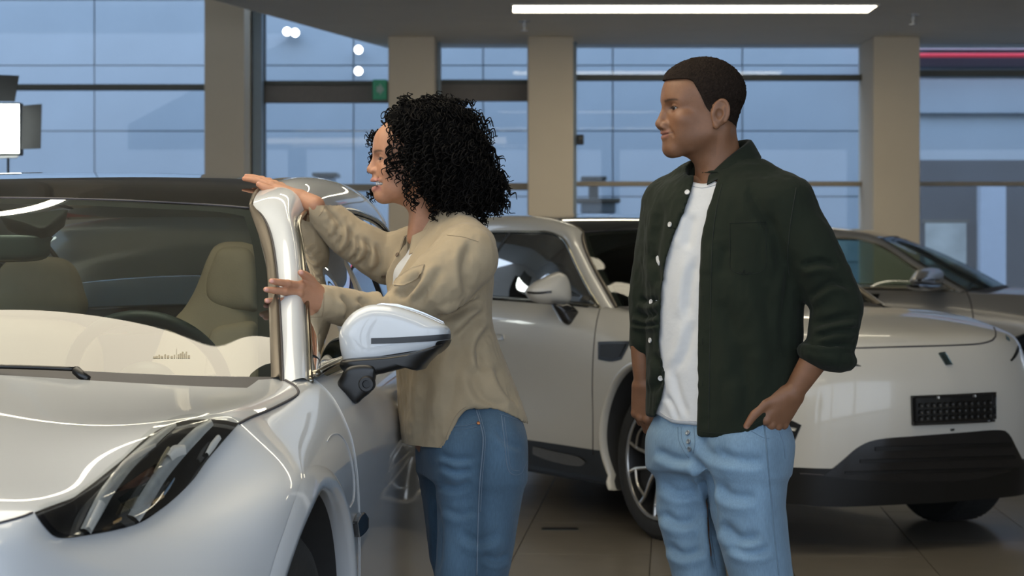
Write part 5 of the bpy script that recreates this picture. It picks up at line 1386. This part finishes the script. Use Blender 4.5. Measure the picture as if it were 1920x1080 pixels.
keep(cmesh('hair', head_xform(Vr,YAW_M,POS_M), Fr[:, ::-1], mat('cropped_hair',(.022,.015,.011),.75,noise_amt=.35,noise_scale=160,bump=.8,bump_scale=420,spec=.08)), man)
eye_pair(man, YAW_M, POS_M, 1.0, -.30)
# t-shirt
tv = Vol((.20,5.02,.85),(.82,5.58,1.52), .005); tv.add(stack(MN.rows(TOR,.011),UX,UY), 0)
tv.cut(lambda X,Y,Z: np.maximum(MN.pxy(X,Y,Z)[0]-1345, 1226-MN.pxy(X,Y,Z)[0])/MN.s); tv.cut(lambda X,Y,Z: Y-5.40)
tv.cut(lambda X,Y,Z: MN.pxy(X,Y,Z)[1]*(1/MN.s)-np.interp(MN.pxy(X,Y,Z)[0],[1200,1230,1262,1305,1400,1500],[772,776,794,798,798,790])/MN.s)
tv.cut(lambda X,Y,Z: np.interp(MN.pxy(X,Y,Z)[0],[1270,1297,1320,1345,1400],[330,341,345,338,320])/MN.s-MN.pxy(X,Y,Z)[1]/MN.s)
Vt, Ft = tv.mesh(); Vt = relax(Vt,Ft,2); Vt = fold(Vt, Ft, [([(1262,690),(1272,740),(1290,785)],.003,7),([(1300,600),(1285,660),(1262,700)],.003,9),([(1250,740),(1265,765),(1272,790)],.003,5),([(1305,480),(1292,540),(1288,600)],.003,9),([(1300,400),(1285,470)],.003,10)])
tee = keep(cmesh('t_shirt', Vt, Ft, M_tee), man); TT = tree_of(Vt,Ft)
seam(TT, [(1231,768),(1262,786),(1306,790)], .0008, MATS['shirt_button'], 'hem_stitch', tee)
seam(TT, [(1297,348),(1318,352),(1344,346)], .0022, M_tee, 'neck_rib', tee)
# shirt
sv = Vol((.20,4.98,.84),(.90,5.62,1.54), .0048); sv.add(stack(MN.rows(TOR),UX,UY), 0)
sv.add(chain([mw(1380,312,-.02),mw(1478,362,-.095)],[.045,.042]), .04); sv.add(chain([mw(1335,318,.03),mw(1258,362,.115)],[.045,.042]), .04)
sv.add(chain([mw(1474,388,-.10),mw(1517,462,-.125),mw(1548,520,-.13),mw(1571,575,-.135),mw(1560,640,-.145)],[.066,.064,.060,.059,.056]), .028)
a_ = math.radians(14); Rc = np.array([[math.cos(a_),0,-math.sin(a_)],[0,1,0],[math.sin(a_),0,math.cos(a_)]])
cuffc = mw(1551,667,-.150); sv.add(ell(cuffc,(.070,.068,.035),Rc), .006)
sv.add(chain([mw(1252,388,.115),mw(1232,470,.125),mw(1212,560,.120),mw(1210,610,.110)],[.062,.054,.044,.038]), .028)
sv.add(cap(mw(1209,622,.108),mw(1210,642,.106),.0385,.0385), .004)
OPL = [(1302,330),(1297,352),(1283,395),(1264,438),(1248,490),(1239,560),(1234,640),(1243,690),(1246,718),(1238,750),(1228,778),(1226,830)]; OPR = [(1346,330),(1338,365),(1326,400),(1316,450),(1312,500),(1310,600),(1308,700),(1306,830)]
def opening(X,Y,Z):
    px_, py_ = MN.pxy(X,Y,Z); l_ = np.interp(py_,[p[1] for p in OPL],[p[0] for p in OPL]); r_ = np.interp(py_,[p[1] for p in OPR],[p[0] for p in OPR])
    d = np.minimum(px_-l_, r_-px_)/MN.s; d = np.minimum(d, (py_-326)/MN.s); return np.where(Y < 5.34, d, np.minimum(d, 5.36-Y))
sv.cut(opening)
def hem(X,Y,Z):
    px_, py_ = MN.pxy(X,Y,Z); return (py_-np.interp(px_,[1195,1215,1240,1262,1307,1335,1382,1410,1440,1470,1510],[776,780,786,800,819,821,820,806,790,771,760]))/MN.s*.95
sv.cut(lambda X,Y,Z: np.where((MN.pxy(X,Y,Z)[0] < 1512), hem(X,Y,Z), -1.0))
sv.cut(lambda X,Y,Z: 1.0*(.062-np.sqrt((X-mw(1338,320,0)[0])**2+(Y-5.29)**2))*(Z > 1.46)-(Z <= 1.46))
Vs, Fs = sv.mesh(); Vs = relax(Vs, Fs, 2)
Vs = wrinkle(Vs, Fs, .0022, (22,22,13), 3.1); Vs = wrinkle(Vs, Fs, .0012, (60,60,30), 9.1, True)
Vs = fold(Vs, Fs, [([(1484,470),(1478,530),(1470,600),(1474,680)],.004,9),([(1500,500),(1540,492),(1572,500)],.007,7),([(1512,560),(1560,530),(1600,540)],.006,7),([(1520,610),(1560,600),(1610,590)],.008,8),([(1525,634),(1565,622),(1612,618)],.006,6),
   ([(1502,640),(1550,648),(1602,646)],.007,4),([(1420,520),(1450,610),(1455,720)],.004,16),([(1390,640),(1400,740),(1395,810)],.004,14),([(1440,400),(1460,460),(1466,520)],.005,11),([(1400,350),(1430,400),(1445,440)],.004,12),
   ([(1198,560),(1215,566),(1236,560)],.006,6),([(1190,585),(1210,594),(1234,586)],.006,6),([(1215,470),(1228,500),(1232,540)],.005,8),([(1240,380),(1232,440),(1222,500)],.004,9),([(1183,606),(1210,610),(1238,606)],.006,3.5),
   ([(1226,660),(1238,700),(1222,740)],.006,7),([(1350,560),(1380,640),(1372,740)],.003,16),([(1360,460),(1350,520)],.003,12)])
shirt = keep(cmesh('shirt', Vs, Fs, M_green_sh), man); TS = tree_of(Vs, Fs)
M_gs = mat('green_seam', (.010,.014,.009), .9, noise_amt=.1)
seam(TS, [(1354,345),(1342,400),(1335,470),(1332,600),(1330,720),(1329,816)], .0011, M_gs, 'placket_stitch', shirt, 60)
seam(TS, [(1493,352),(1482,420),(1477,480),(1480,520)], .0013, M_gs, 'armhole_seam', shirt)
seam(TS, [(1368,418),(1400,417),(1436,416)], .0011, M_gs, 'pocket_seam', shirt); seam(TS, [(1368,418),(1369,470),(1371,505),(1402,514),(1434,503),(1436,460),(1436,416)], .0010, M_gs, 'pocket_seam', shirt)
seam(TS, [(1386,509),(1391,515),(1395,505),(1399,516),(1404,510),(1409,513)], .0011, mat('emblem_thread',(.004,.005,.004),.9,noise_amt=.1), 'chest_emblem', shirt, 24)
seam(TS, [(1312,808),(1340,812),(1380,810),(1410,797),(1440,781)], .0009, M_gs, 'hem_stitch', shirt)
for (bx,by) in ((1292,361),(1260,421),(1240,493),(1225,566),(1223,638),(1242,709)): button(TS, bx-3, by, .0062, M_btn, shirt)
for (bx,by) in ((1318,560),(1317,640),(1317,718)): seam(TS, [(bx,by-6),(bx,by),(bx,by+6)], .0009, M_gs, 'buttonhole', shirt, 8)
# collar: strip around the neck, turned down
ring = []
cN = mw(1344,305,.01)
for k, t in enumerate(np.linspace(-2.35, 2.35, 15)):       # t=0 at the back of the neck, +: near side
    fb = np.array([-math.cos(math.radians(25)), -math.sin(math.radians(25)), 0]); lf = np.array([math.sin(math.radians(25)), -math.cos(math.radians(25)), 0])
    e = -fb*math.cos(t)+lf*math.sin(t); af = abs(t)/2.35; zt = MN.z(264)*(1-af**2.0)+MN.z(334)*af**2.0; zb = MN.z(291)*(1-af**1.6)+MN.z(349)*af**1.6
    c0 = cN+np.array([.012*(1-af),0,0]); r0 = .066-.004*af; r1 = .072-.002*af; r2 = .092+.012*af*(1-af)-.004*af
    a1 = np.array([c0[0]+e[0]*r0, c0[1]+e[1]*r0, zt-.004]); b1 = np.array([c0[0]+e[0]*r1, c0[1]+e[1]*r1, zt+.001]); d1 = np.array([c0[0]+e[0]*r2, c0[1]+e[1]*r2, zb])
    ring.append([a1-np.array([0,0,.028]), a1, b1, d1])
col_o = bm_collar(ring, man, M_green_sh); 
bpy.context.view_layer.update(); TCo = tree_of([tuple(col_o.matrix_world @ v.co) for v in col_o.data.vertices], [tuple(p.vertices) for p in col_o.data.polygons])
for (bx,by) in ((1376,332),(1288,328),(1288,338)): button(TCo, bx, by, .0055, M_btn, col_o)
# jeans
jv = Vol((.20,5.0,.04),(.82,5.62,1.02), .0062); PEL = [(745,1350,.145,.098),(790,1348,.160,.108),(825,1347,.178,.122),(880,1345,.178,.120)]
jv.add(stack(MN.rows(PEL),UX,UY), 0)
jv.add(chain(LEG1,[.098,.067,.064,.066,.068]), .045); jv.add(chain(LEG2,[.108,.089,.073,.070,.072]), .03)
Vj, Fj = jv.mesh(); Vj = relax(Vj, Fj, 2); Vj = wrinkle(Vj, Fj, .0025, (18,18,12), 1.7)
Vj = fold(Vj, Fj, [([(1290,850),(1318,885),(1330,930),(1334,1000),(1345,1075)],.012,8),([(1228,845),(1262,860),(1300,866)],.006,8),([(1340,840),(1380,862),(1440,866)],.005,10),([(1345,905),(1370,930),(1420,935)],.006,10),([(1350,980),(1385,1010),(1430,1005)],.008,10),
  ([(1365,1020),(1400,1035),(1450,1030)],.006,8),([(1236,960),(1270,980),(1310,975)],.006,9),([(1245,1020),(1280,1040),(1320,1030)],.006,8),([(1310,810),(1330,850),(1380,870)],.004,9),([(1240,905),(1275,925),(1312,915)],.005,9)])
Cj = jean_color(Vj, (.170,.262,.355), Fj, [(1400,900,60,90,.28),(1270,930,40,90,.25),(1345,830,30,40,-.15),(1455,900,20,160,-.15),(1400,1040,40,30,.2)])  # pale wear spots; negative entries darken the fly and outer side
jeans = keep(cmesh('jeans', Vj, Fj, M_jean_l, Cj), man); TJ = tree_of(Vj, Fj)
for L, r in (([(1271,800),(1273,825),(1282,845),(1292,858)],.0013),([(1277,800),(1279,824),(1287,842)],.0009),([(1301,800),(1303,830),(1300,850)],.0011),([(1433,798),(1439,860),(1446,940),(1452,1010),(1460,1079)],.0018),([(1331,930),(1333,1000),(1345,1079)],.0014),([(1408,808),(1430,820),(1442,822)],.001),([(1455,795),(1468,830),(1472,860)],.001)):
    seam(TJ, L, r, M_thread, 'seam', jeans)
for by in (812,828,842): button(TJ, 1290+(by-812)*.12, by, .006, mat('jean_button',(.22,.25,.28),.4,metal=.6,noise_amt=.1), jeans)
def shoe(p, d, root, m):
    v = Vol(p+np.array([-.2,-.2,-.01]), p+np.array([.2,.2,.13]), .008); d = np.array(d)/np.linalg.norm(d)
    v.add(chain([p+np.array([0,0,.055])-d*.05, p+np.array([0,0,.045])+d*.06, p+np.array([0,0,.035])+d*.15],[.05,.045,.035]), .0); v.add(cap(p+np.array([0,0,.06]),p+np.array([0,0,.11]),.045,.045), .02)
    v.cut(lambda X,Y,Z: .0-Z); V, F = v.mesh(); keep(cmesh('shoe', V, F, m), root)
M_shoe = mat('white_sneaker', (.6,.6,.58), .6, noise_amt=.03)
for L in (LEG1, LEG2): shoe(np.array([L[-1][0],L[-1][1],0.0]), (-.64,-.76,0), man, M_shoe)

# ---------------------------------------------------------------- the woman
WN = Person(5.40); ww = WN.w
SKIN_W = (.42,.208,.122)
PW = dict(fem=1, smile=1.0, nose=.1165, nose_z=.006, nose_r=.98, lip=.1010, eye_open=.0030, teeth=True)
YAW_W = math.radians(8); POS_W = np.array([-.2384, 5.40, 1.5465]); SCW = .955
vol, baseF, Vh, Fh = make_head(PW)
Ch = head_colors(Vh, SKIN_W, (.40,.165,.14), (.035,.018,.012), PW, None, (.02,.012,.01))
ins_ = (np.abs(Vh[:,0]) < .035)*(np.abs(Vh[:,2]+.0645) < .0075)*(Vh[:,1] < PW['lip']-.004)*(Vh[:,1] > .06); Ch[ins_ > 0] = np.array([.10,.03,.025])
Vu, Fu, tu = make_hand([(.10,.10,.10),(.08,.08,.08),(.05,.10,.10),(.0,.10,.10)], (.02,.0,-.03,-.08), [(.024,.028,-.008),(.047,.052,-.008),(.058,.076,-.006),(.064,.096,-.004)], .97, forearm=.045, fa_r=.027)
Cu = hand_color(Vu, tu, SKIN_W, (.62,.36,.30)); Vu = place_hand(Vu, W(566,374,5.53), (-.76,.52,.38), (-.25,-.95,-.05), True)
Vd, Fd, td = make_hand([(.02,.10,.10),(.04,.12,.12),(.06,.16,.14),(.08,.2,.16)], (.03,.0,-.08,-.32), [(.024,.026,-.004),(.044,.050,.0),(.054,.073,.004),(.060,.093,.006)], .92, forearm=.022, fa_r=.025)
Cd = hand_color(Vd, td, SKIN_W, (.62,.36,.30)); _h = A.l2w(A.hit(TP, 548, 540)); YH = _h[1]; Vd = place_hand(Vd, W(606,562,YH+.060), (-.64,-.75,.09), (-.08,-.2,1))
bv = Vol((-.60,5.0,.05),(.20,5.85,1.40), .014); UXW, UYW = .26, -.966
TORW = [(412,846,.055,.05),(436,842,.135,.072),(468,834,.170,.098),(520,823,.180,.124),(600,828,.172,.116),(680,845,.170,.128),(740,860,.178,.140),(800,872,.188,.150),(880,878,.190,.150)]
bv.add(stack(WN.rows(TORW,.03),UXW,UYW), 0)
LW1 = [ww(893,830,-.08),ww(900,900,-.08),ww(893,1000,-.08),ww(883,1080,-.08),ww(875,1250,-.07),ww(880,1490,-.07)]; LW2 = [ww(880,830,.09),ww(868,900,.09),ww(872,1000,.09),ww(880,1080,.09),ww(872,1250,.08),ww(872,1490,.08)]
bv.add(chain(LW1,[.09,.085,.07,.06,.05,.04]), .03); bv.add(chain(LW2,[.09,.085,.07,.06,.05,.04]), .03)
ARM1 = [ww(872,482,-.165),ww(818,533,-.205),ww(752,590,-.165),ww(680,585,-.19),np.array(W(632,572,YH+.085))]; ARM2 = [ww(800,468,.14),ww(725,487,.16),ww(652,443,.14),ww(603,402,.13)]
bv.add(chain(ARM1,[.05,.045,.035,.026,.015]), .02); bv.add(chain(ARM2,[.05,.045,.032,.015]), .02)
Vb, Fb = bv.mesh(); Cb = np.tile(np.array(SKIN_W),(len(Vb),1))
V, F, C = joinVF([(head_xform(Vh,YAW_W,POS_W,SCW), Fh[:, ::-1], Ch), (Vu,Fu[:, ::-1],Cu), (Vd,Fd,Cd), (Vb,Fb,Cb)])
wom = cmesh('person', V, F, M_skin, C); tag(wom, 'smiling woman with black curly hair in a sand shirt and blue jeans, touching the car', 'person')
eye_pair(wom, YAW_W, POS_W, SCW, -.30)
tth = []
for k in range(-4,5):
    a = k*.0062; yy = PW['lip']-.0095-.85*a*a/.03; wdt = .0029 if abs(k) < 2 else .0026
    tth.append(((a,yy,-.0618),wdt))
for (c,wd) in tth:
    b = MB().box((c[0]-wd,c[1]-.004,c[2]-.0042),(c[0]+wd,c[1]+.0025,c[2]+.0050),.0012); keep(mesh('tooth', head_xform(np.array(b.v),YAW_W,POS_W,SCW), [f[::-1] for f in b.f], M_teeth), wom)
# t-shirt and shirt
tv = Vol((-.34,5.15,1.0),(.06,5.62,1.42), .006); tv.add(stack(WN.rows(TORW,.016),UXW,UYW), 0); tv.cut(lambda X,Y,Z: np.maximum(WN.pxy(X,Y,Z)[0]-805, WN.pxy(X,Y,Z)[1]-575)/WN.s); Vt, Ft = tv.mesh(); Vt = relax(Vt,Ft,2)
Vt = fold(Vt, Ft, [([(764,460),(748,500),(728,540)],.004,6)]); keep(cmesh('t_shirt', Vt, Ft, M_tee), wom)
sv = Vol((-.50,5.02,.86),(.12,5.82,1.44), .0048); sv.add(stack(WN.rows(TORW),UXW,UYW), 0)
sv.add(chain([ww(850,418,-.03),ww(885,462,-.14)],[.045,.055]), .04); sv.add(chain([ww(838,424,.03),ww(812,455,.14)],[.04,.05]), .04)
sv.add(chain(ARM1[:4]+[np.array(W(600,566,YH+.070))],[.078,.070,.056,.046,.041]), .007); sv.add(chain(ARM2[:3]+[ww(587,384,.125)],[.070,.062,.050,.043]), .022)
cd_ = np.array([-.66,-.70,.20]); wr = np.array(W(604,558,YH+.055)); 
def plane_cut(p, n): p = np.array(p); n = np.array(n, float)/np.linalg.norm(n); return lambda X,Y,Z: (X-p[0])*n[0]+(Y-p[1])*n[1]+(Z-p[2])*n[2]
def lim(fn, ctr, r): return lambda X,Y,Z: np.where((X-ctr[0])**2+(Y-ctr[1])**2+(Z-ctr[2])**2 < r*r, fn(X,Y,Z), -1.0)
p_ = np.array(W(592,568,YH+.06)); sv.cut(lim(plane_cut(p_, (-.9,-.3,.05)), p_, .10)); p_ = ww(588,383,.125); sv.cut(lim(plane_cut(p_, (-.86,.10,.42)), p_, .10))
OL = [(756,412),(748,440),(741,467),(727,492),(716,514),(714,535),(715,560)]; OR = [(800,412),(790,440),(781,460),(768,485),(755,507),(740,530),(720,560)]
def openW(X,Y,Z):
    px_, py_ = WN.pxy(X,Y,Z); l_ = np.interp(py_,[p[1] for p in OL],[p[0] for p in OL]); r_ = np.interp(py_,[p[1] for p in OR],[p[0] for p in OR])
    d = np.minimum(np.minimum(px_-l_, r_-px_), np.minimum(py_-408, 560-py_))/WN.s; return np.where(Y < 5.44, d, -1.0)
sv.cut(openW)
def hemW(X,Y,Z):
    px_, py_ = WN.pxy(X,Y,Z); return np.where(px_ > 700, (py_-np.interp(px_,[740,756,775,800,820,836,848,860,872,890,915,940,962,985,1000],[864,864,862,857,849,834,806,784,769,762,763,770,781,793,800]))/WN.s*.9, -1.0)
sv.cut(hemW)
Vs, Fs = sv.mesh(); Vs = relax(Vs, Fs, 2); Vs = wrinkle(Vs, Fs, .0022, (24,24,14), 5.3); Vs = wrinkle(Vs, Fs, .0013, (60,60,34), 2.2, True)
Vs = fold(Vs, Fs, [([(625,398),(634,425),(624,452)],.007,5),([(640,410),(640,440),(628,466)],.005,4),([(655,422),(657,455),(640,482)],.008,5),([(668,440),(672,470),(655,492)],.006,4),([(682,445),(692,472),(672,502)],.008,6),([(705,455),(712,490),(700,515)],.006,6),([(610,385),(622,400),(620,420)],.005,5),
  ([(640,553),(655,575),(650,600)],.006,6),([(672,560),(690,575)],.005,6),([(790,510),(770,540),(745,560)],.008,7),([(830,500),(800,545),(775,575)],.006,9),([(905,560),(860,585),(820,598)],.010,7),
  ([(915,580),(880,612),(850,640)],.008,9),([(925,610),(900,650),(905,700)],.008,9),([(860,640),(850,720),(835,800)],.004,14),([(800,700),(790,780),(785,845)],.004,12),([(930,680),(945,720),(975,760)],.006,9),([(880,690),(900,740),(945,768)],.005,10),
  ([(885,450),(870,500),(880,560)],.005,9),([(770,640),(762,720),(765,800)],.004,10),([(725,590),(760,610),(800,600)],.007,7)])
shirtw = keep(cmesh('shirt', Vs, Fs, M_beige), wom); TSw = tree_of(Vs, Fs)
M_bs = mat('sand_seam', (.33,.255,.165), .9, noise_amt=.1)
seam(TSw, [(838,441),(866,444),(897,453)], .0008, M_bs, 'yoke_seam', shirtw)
cpatch(TSw, [(741,526),(757,514),(776,503),(797,497)], [(740,536),(757,534),(775,525),(793,512)], 16, 6, .004, .003, M_beige, 'pocket_flap', shirtw)
seam(TSw, [(600,372),(607,380),(606,394),(598,405)], .0011, M_bs, 'cuff_seam', shirtw); seam(TSw, [(601,532),(607,548),(606,580),(602,600)], .0011, M_bs, 'cuff_seam', shirtw)
seam(TSw, [(757,855),(790,851),(818,842),(833,826),(845,798),(858,775),(874,762)], .0009, M_bs, 'hem_stitch', shirtw, 60)
for (bx,by) in ((741,478),(714,518),(726,700),(736,745)): button(TSw, bx+5, by, .0055, mat('sand_button',(.16,.11,.07),.4,noise_amt=.1), shirtw)
ring = []
cN = ww(812,428,.0); aw = math.radians(14); fb = np.array([-math.cos(aw),-math.sin(aw),0]); lf = np.array([math.sin(aw),-math.cos(aw),0])
for k, t in enumerate(np.linspace(-2.3, 2.3, 15)):
    e = -fb*math.cos(t)+lf*math.sin(t); af = abs(t)/2.3; zt = WN.z(402)*(1-af**1.5)+WN.z(446)*af**1.5; zb = WN.z(428)*(1-af**1.5)+WN.z(478)*af**1.5
    c0 = cN+np.array([.018*(1-af)-.016*af,0,0]); r0, r1, r2 = .060, .066, .082+.02*af*(1-af)
    a1 = np.array([c0[0]+e[0]*r0,c0[1]+e[1]*r0,zt-.004]); ring.append([a1-np.array([0,0,.03]), a1, np.array([c0[0]+e[0]*r1,c0[1]+e[1]*r1,zt+.001]), np.array([c0[0]+e[0]*r2,c0[1]+e[1]*r2,zb])])
bm_collar(ring, wom, M_beige)
# jeans
jv = Vol((-.34,5.10,.04),(.14,5.74,1.00), .0062); PELW = [(740,878,.135,.092),(780,878,.152,.108),(830,881,.176,.127),(890,882,.180,.126)]
jv.add(stack(WN.rows(PELW),UXW,UYW), 0); jv.add(chain(LW1,[.118,.106,.094,.087,.085,.090]), .03); jv.add(chain(LW2,[.115,.107,.095,.086,.085,.090]), .025)
Vj, Fj = jv.mesh(); Vj = relax(Vj, Fj, 2); Vj = wrinkle(Vj, Fj, .0022, (18,18,12), 4.7)
Vj = fold(Vj, Fj, [([(822,850),(850,862),(890,860)],.004,6),([(824,870),(855,885),(885,880)],.004,6),([(822,905),(850,915),(890,905)],.004,7),([(860,1000),(900,1015),(940,1000)],.004,9),([(930,800),(950,830),(980,840)],.003,7),([(825,950),(860,965),(895,955)],.003,7),([(905,1040),(930,1050),(955,1040)],.004,7),([(815,930),(822,1000),(818,1079)],.006,6)])
Cj = jean_color(Vj, (.068,.118,.172), Fj, [(855,930,26,100,.75),(940,850,26,50,.4),(903,900,9,250,-.25),(850,1050,35,50,.5),(798,950,20,300,-.35),(855,862,30,5,.4),(855,885,30,5,.35),(930,1000,20,80,.3)])  # pale wear spots; negative entries darken the side seam and far leg
jeansw = keep(cmesh('jeans', Vj, Fj, M_jean_d, Cj), wom); TJw = tree_of(Vj, Fj)
for L, r in (([(892,766),(902,800),(906,830),(900,900),(897,960),(894,1079)],.0018),([(896,766),(906,800),(910,830),(904,900),(901,960)],.0009),([(838,797),(866,799),(897,793)],.0012),([(838,803),(866,805),(896,800)],.0010),
             ([(940,779),(945,820),(953,881),(975,889),(988,865)],.0012),([(945,782),(950,822),(957,876),(974,883)],.0009),([(937,776),(960,784),(985,793)],.0012)):
    seam(TJw, L, r, M_thread2, 'seam', jeansw)
button(TJw, 897, 794, .0042, mat('copper_rivet',(.45,.20,.10),.35,metal=.9,noise_amt=.1), jeansw)
for L in (LW1, LW2): shoe(np.array([L[-1][0],L[-1][1],0.0]), (-1,-.15,0), wom, M_shoe)
# curly hair
rs = np.random.RandomState(11); cH = W(818,302,5.41); RH = np.array([.125,.128,.128])
hvv = Vol(cH-.19, cH+.19, .007); hvv.add(ell(cH+np.array([.004,0,.01]),(.108,.112,.112)), 0); hvv.add(ell(W(860,350,5.41),(.085,.10,.085)), .03); hvv.add(ell(W(768,238,5.41),(.058,.085,.052)), .03); hvv.add(ell(W(805,250,5.41),(.08,.09,.07)), .03)
front_b = [(150,716),(190,714),(225,716),(243,722),(262,728),(285,733),(318,742),(330,772),(365,778),(388,800),(400,830),(415,860),(440,900)]
hvv.cut(lambda X,Y,Z: (np.interp(WN.pxy(X,Y,Z)[1],[p[0] for p in front_b],[p[1] for p in front_b])+14-WN.pxy(X,Y,Z)[0]-np.where(Y > 5.45, 16, 0))/WN.s)
hvv.cut(lambda X,Y,Z: (WN.pxy(X,Y,Z)[1]-np.interp(WN.pxy(X,Y,Z)[0],[740,800,850,900,940],[380,388,400,405,385]))/WN.s)
Vk, Fk = hvv.mesh(); Vk = wrinkle(Vk, Fk, .010, (55,55,55), 7.7)
M_hair = mat('black_curls', (.0045,.0038,.0034), .65, spec=.10, noise_amt=.4, noise_scale=120)
hair = keep(cmesh('hair', Vk, Fk, mat('hair_core',(.003,.0027,.0024),.9,spec=.1,noise_amt=.3,noise_scale=90,bump=.9,bump_scale=160)), wom)
HV = []; HF = []; nb = 0
def lock(p, d, L, rad, th, turns, ph, nseg=30, ns=5):
    global nb
    d = d/np.linalg.norm(d); u = np.cross(d, [0.3,.5,.8]); u /= np.linalg.norm(u); v2 = np.cross(d,u); t = np.linspace(0,1,nseg)
    a = ph+2*math.pi*turns*t; taper = np.minimum(1, t*6)
    P = p+d*L*t[:,None]+(u*np.cos(a)[:,None]+v2*np.sin(a)[:,None])*(rad*(.5+.5*taper))[:,None]+np.array([0,0,-1])*(L*.25*t**2)[:,None]
    V_, F_ = tube_geo(P, th*(1-.65*t**3)*(.6+.4*taper), ns); HV.append(np.array(V_)); HF.extend([tuple(i+nb for i in f) for f in F_ if len(f) == 4]); nb += len(V_)
n_l = 0; tries = 0
while n_l < 2900 and tries < 30000:
    tries += 1
    g = rs.randn(3); g /= np.linalg.norm(g); rr = rs.uniform(.80,1.0); p = cH+g*RH*rr
    if rs.rand() < .30: g2 = rs.randn(3); g2 /= np.linalg.norm(g2); p = W(868,350,5.41)+g2*np.array([.088,.10,.088])*rs.uniform(.8,1.0); g = g2
    elif rs.rand() < .25: g2 = rs.randn(3); g2 /= np.linalg.norm(g2); g2[2] = abs(g2[2]); p = W(772,240,5.41)+g2*np.array([.062,.09,.058]); g = g2
    elif rs.rand() < .22: g2 = rs.randn(3); g2 /= np.linalg.norm(g2); g2[2] = abs(g2[2])+.25; g2 /= np.linalg.norm(g2); p = W(815,252,5.41)+g2*np.array([.088,.092,.080]); g = g2
    q = project(p[None])[0]; fb_ = np.interp(q[1],[p_[0] for p_ in front_b],[p_[1] for p_ in front_b])
    if p[1] > 5.46: fb_ -= 22
    if q[0] < fb_+7 or q[1] > np.interp(q[0],[740,800,850,900,940],[372,384,398,404,380]): continue
    d = g*np.array([.7,.7,.45])+np.array([.10,0,-.75])+rs.randn(3)*.25
    if q[1] < 225: d = g*.25+np.array([.55*np.sign(q[0]-770) if abs(q[0]-770) > 30 else .5,0,-.25])+rs.randn(3)*.3
    L = rs.uniform(.028,.055); 
    e_ = project((p+d/np.linalg.norm(d)*L)[None])[0]
    if e_[0] < np.interp(e_[1],[p_[0] for p_ in front_b],[p_[1] for p_ in front_b])-2 and p[1] < 5.47: continue
    if e_[1] > np.interp(e_[0],[740,780,800,850,900,940],[345,385,398,413,420,398]): continue
    lock(p, d, L, rs.uniform(.0038,.0075), rs.uniform(.0015,.0027), rs.uniform(1.6,3.2), rs.uniform(0,6.28), 26, 4); n_l += 1
# loose curls at the face, chin and outline
for (x_,y_,Y_,d,L,rad) in ((731,262,5.335,(-.15,-.1,-1),.055,.005),(735,285,5.33,(-.3,-.2,-1),.045,.005),(741,300,5.33,(-.35,-.2,-1),.04,.006),(748,312,5.33,(.0,-.2,-1),.035,.006),(760,318,5.32,(.1,-.2,-1),.05,.006),(765,340,5.32,(.05,-.2,-1),.05,.006),(775,362,5.32,(.1,-.2,-1),.035,.006),
    (712,246,5.49,(-.8,0,-.1),.035,.006),(708,252,5.50,(-.7,0,-.5),.035,.007),(706,262,5.49,(-.35,0,-1),.04,.006),(712,275,5.49,(-.5,0,-1),.045,.005),(706,350,5.48,(-.2,0,-1),.03,.005),(704,358,5.48,(-.6,0,-.4),.022,.005),(703,285,5.485,(-.3,0,-1),.04,.005),(699,296,5.485,(-.3,0,-1),.03,.004),(712,262,5.49,(-.2,0,-1),.05,.006),
    (905,262,5.40,(.5,0,-.6),.045,.007),(915,300,5.41,(.35,0,-1),.04,.007),(918,340,5.41,(.3,0,-.9),.04,.007),(905,385,5.40,(.8,0,-.2),.04,.006),(898,392,5.40,(.4,-.1,-.8),.04,.006),(845,395,5.34,(.2,0,-1),.035,.007),(812,385,5.33,(.1,0,-1),.03,.007),(860,195,5.41,(.8,0,.1),.04,.006),(885,215,5.41,(.8,0,-.2),.05,.007),(900,235,5.41,(.7,0,-.4),.045,.007)):
    for q in range(4): lock(W(x_+rs.uniform(-4,4),y_+rs.uniform(-4,4),Y_+rs.uniform(-.01,.01)), np.array(d,float)+rs.randn(3)*.08, L, rad, .0019, 2.4, rs.uniform(0,6.28), 48)
keep(cmesh('curls', np.vstack(HV), np.array(HF), M_hair), hair); hair.children[0]['kind'] = 'stuff'
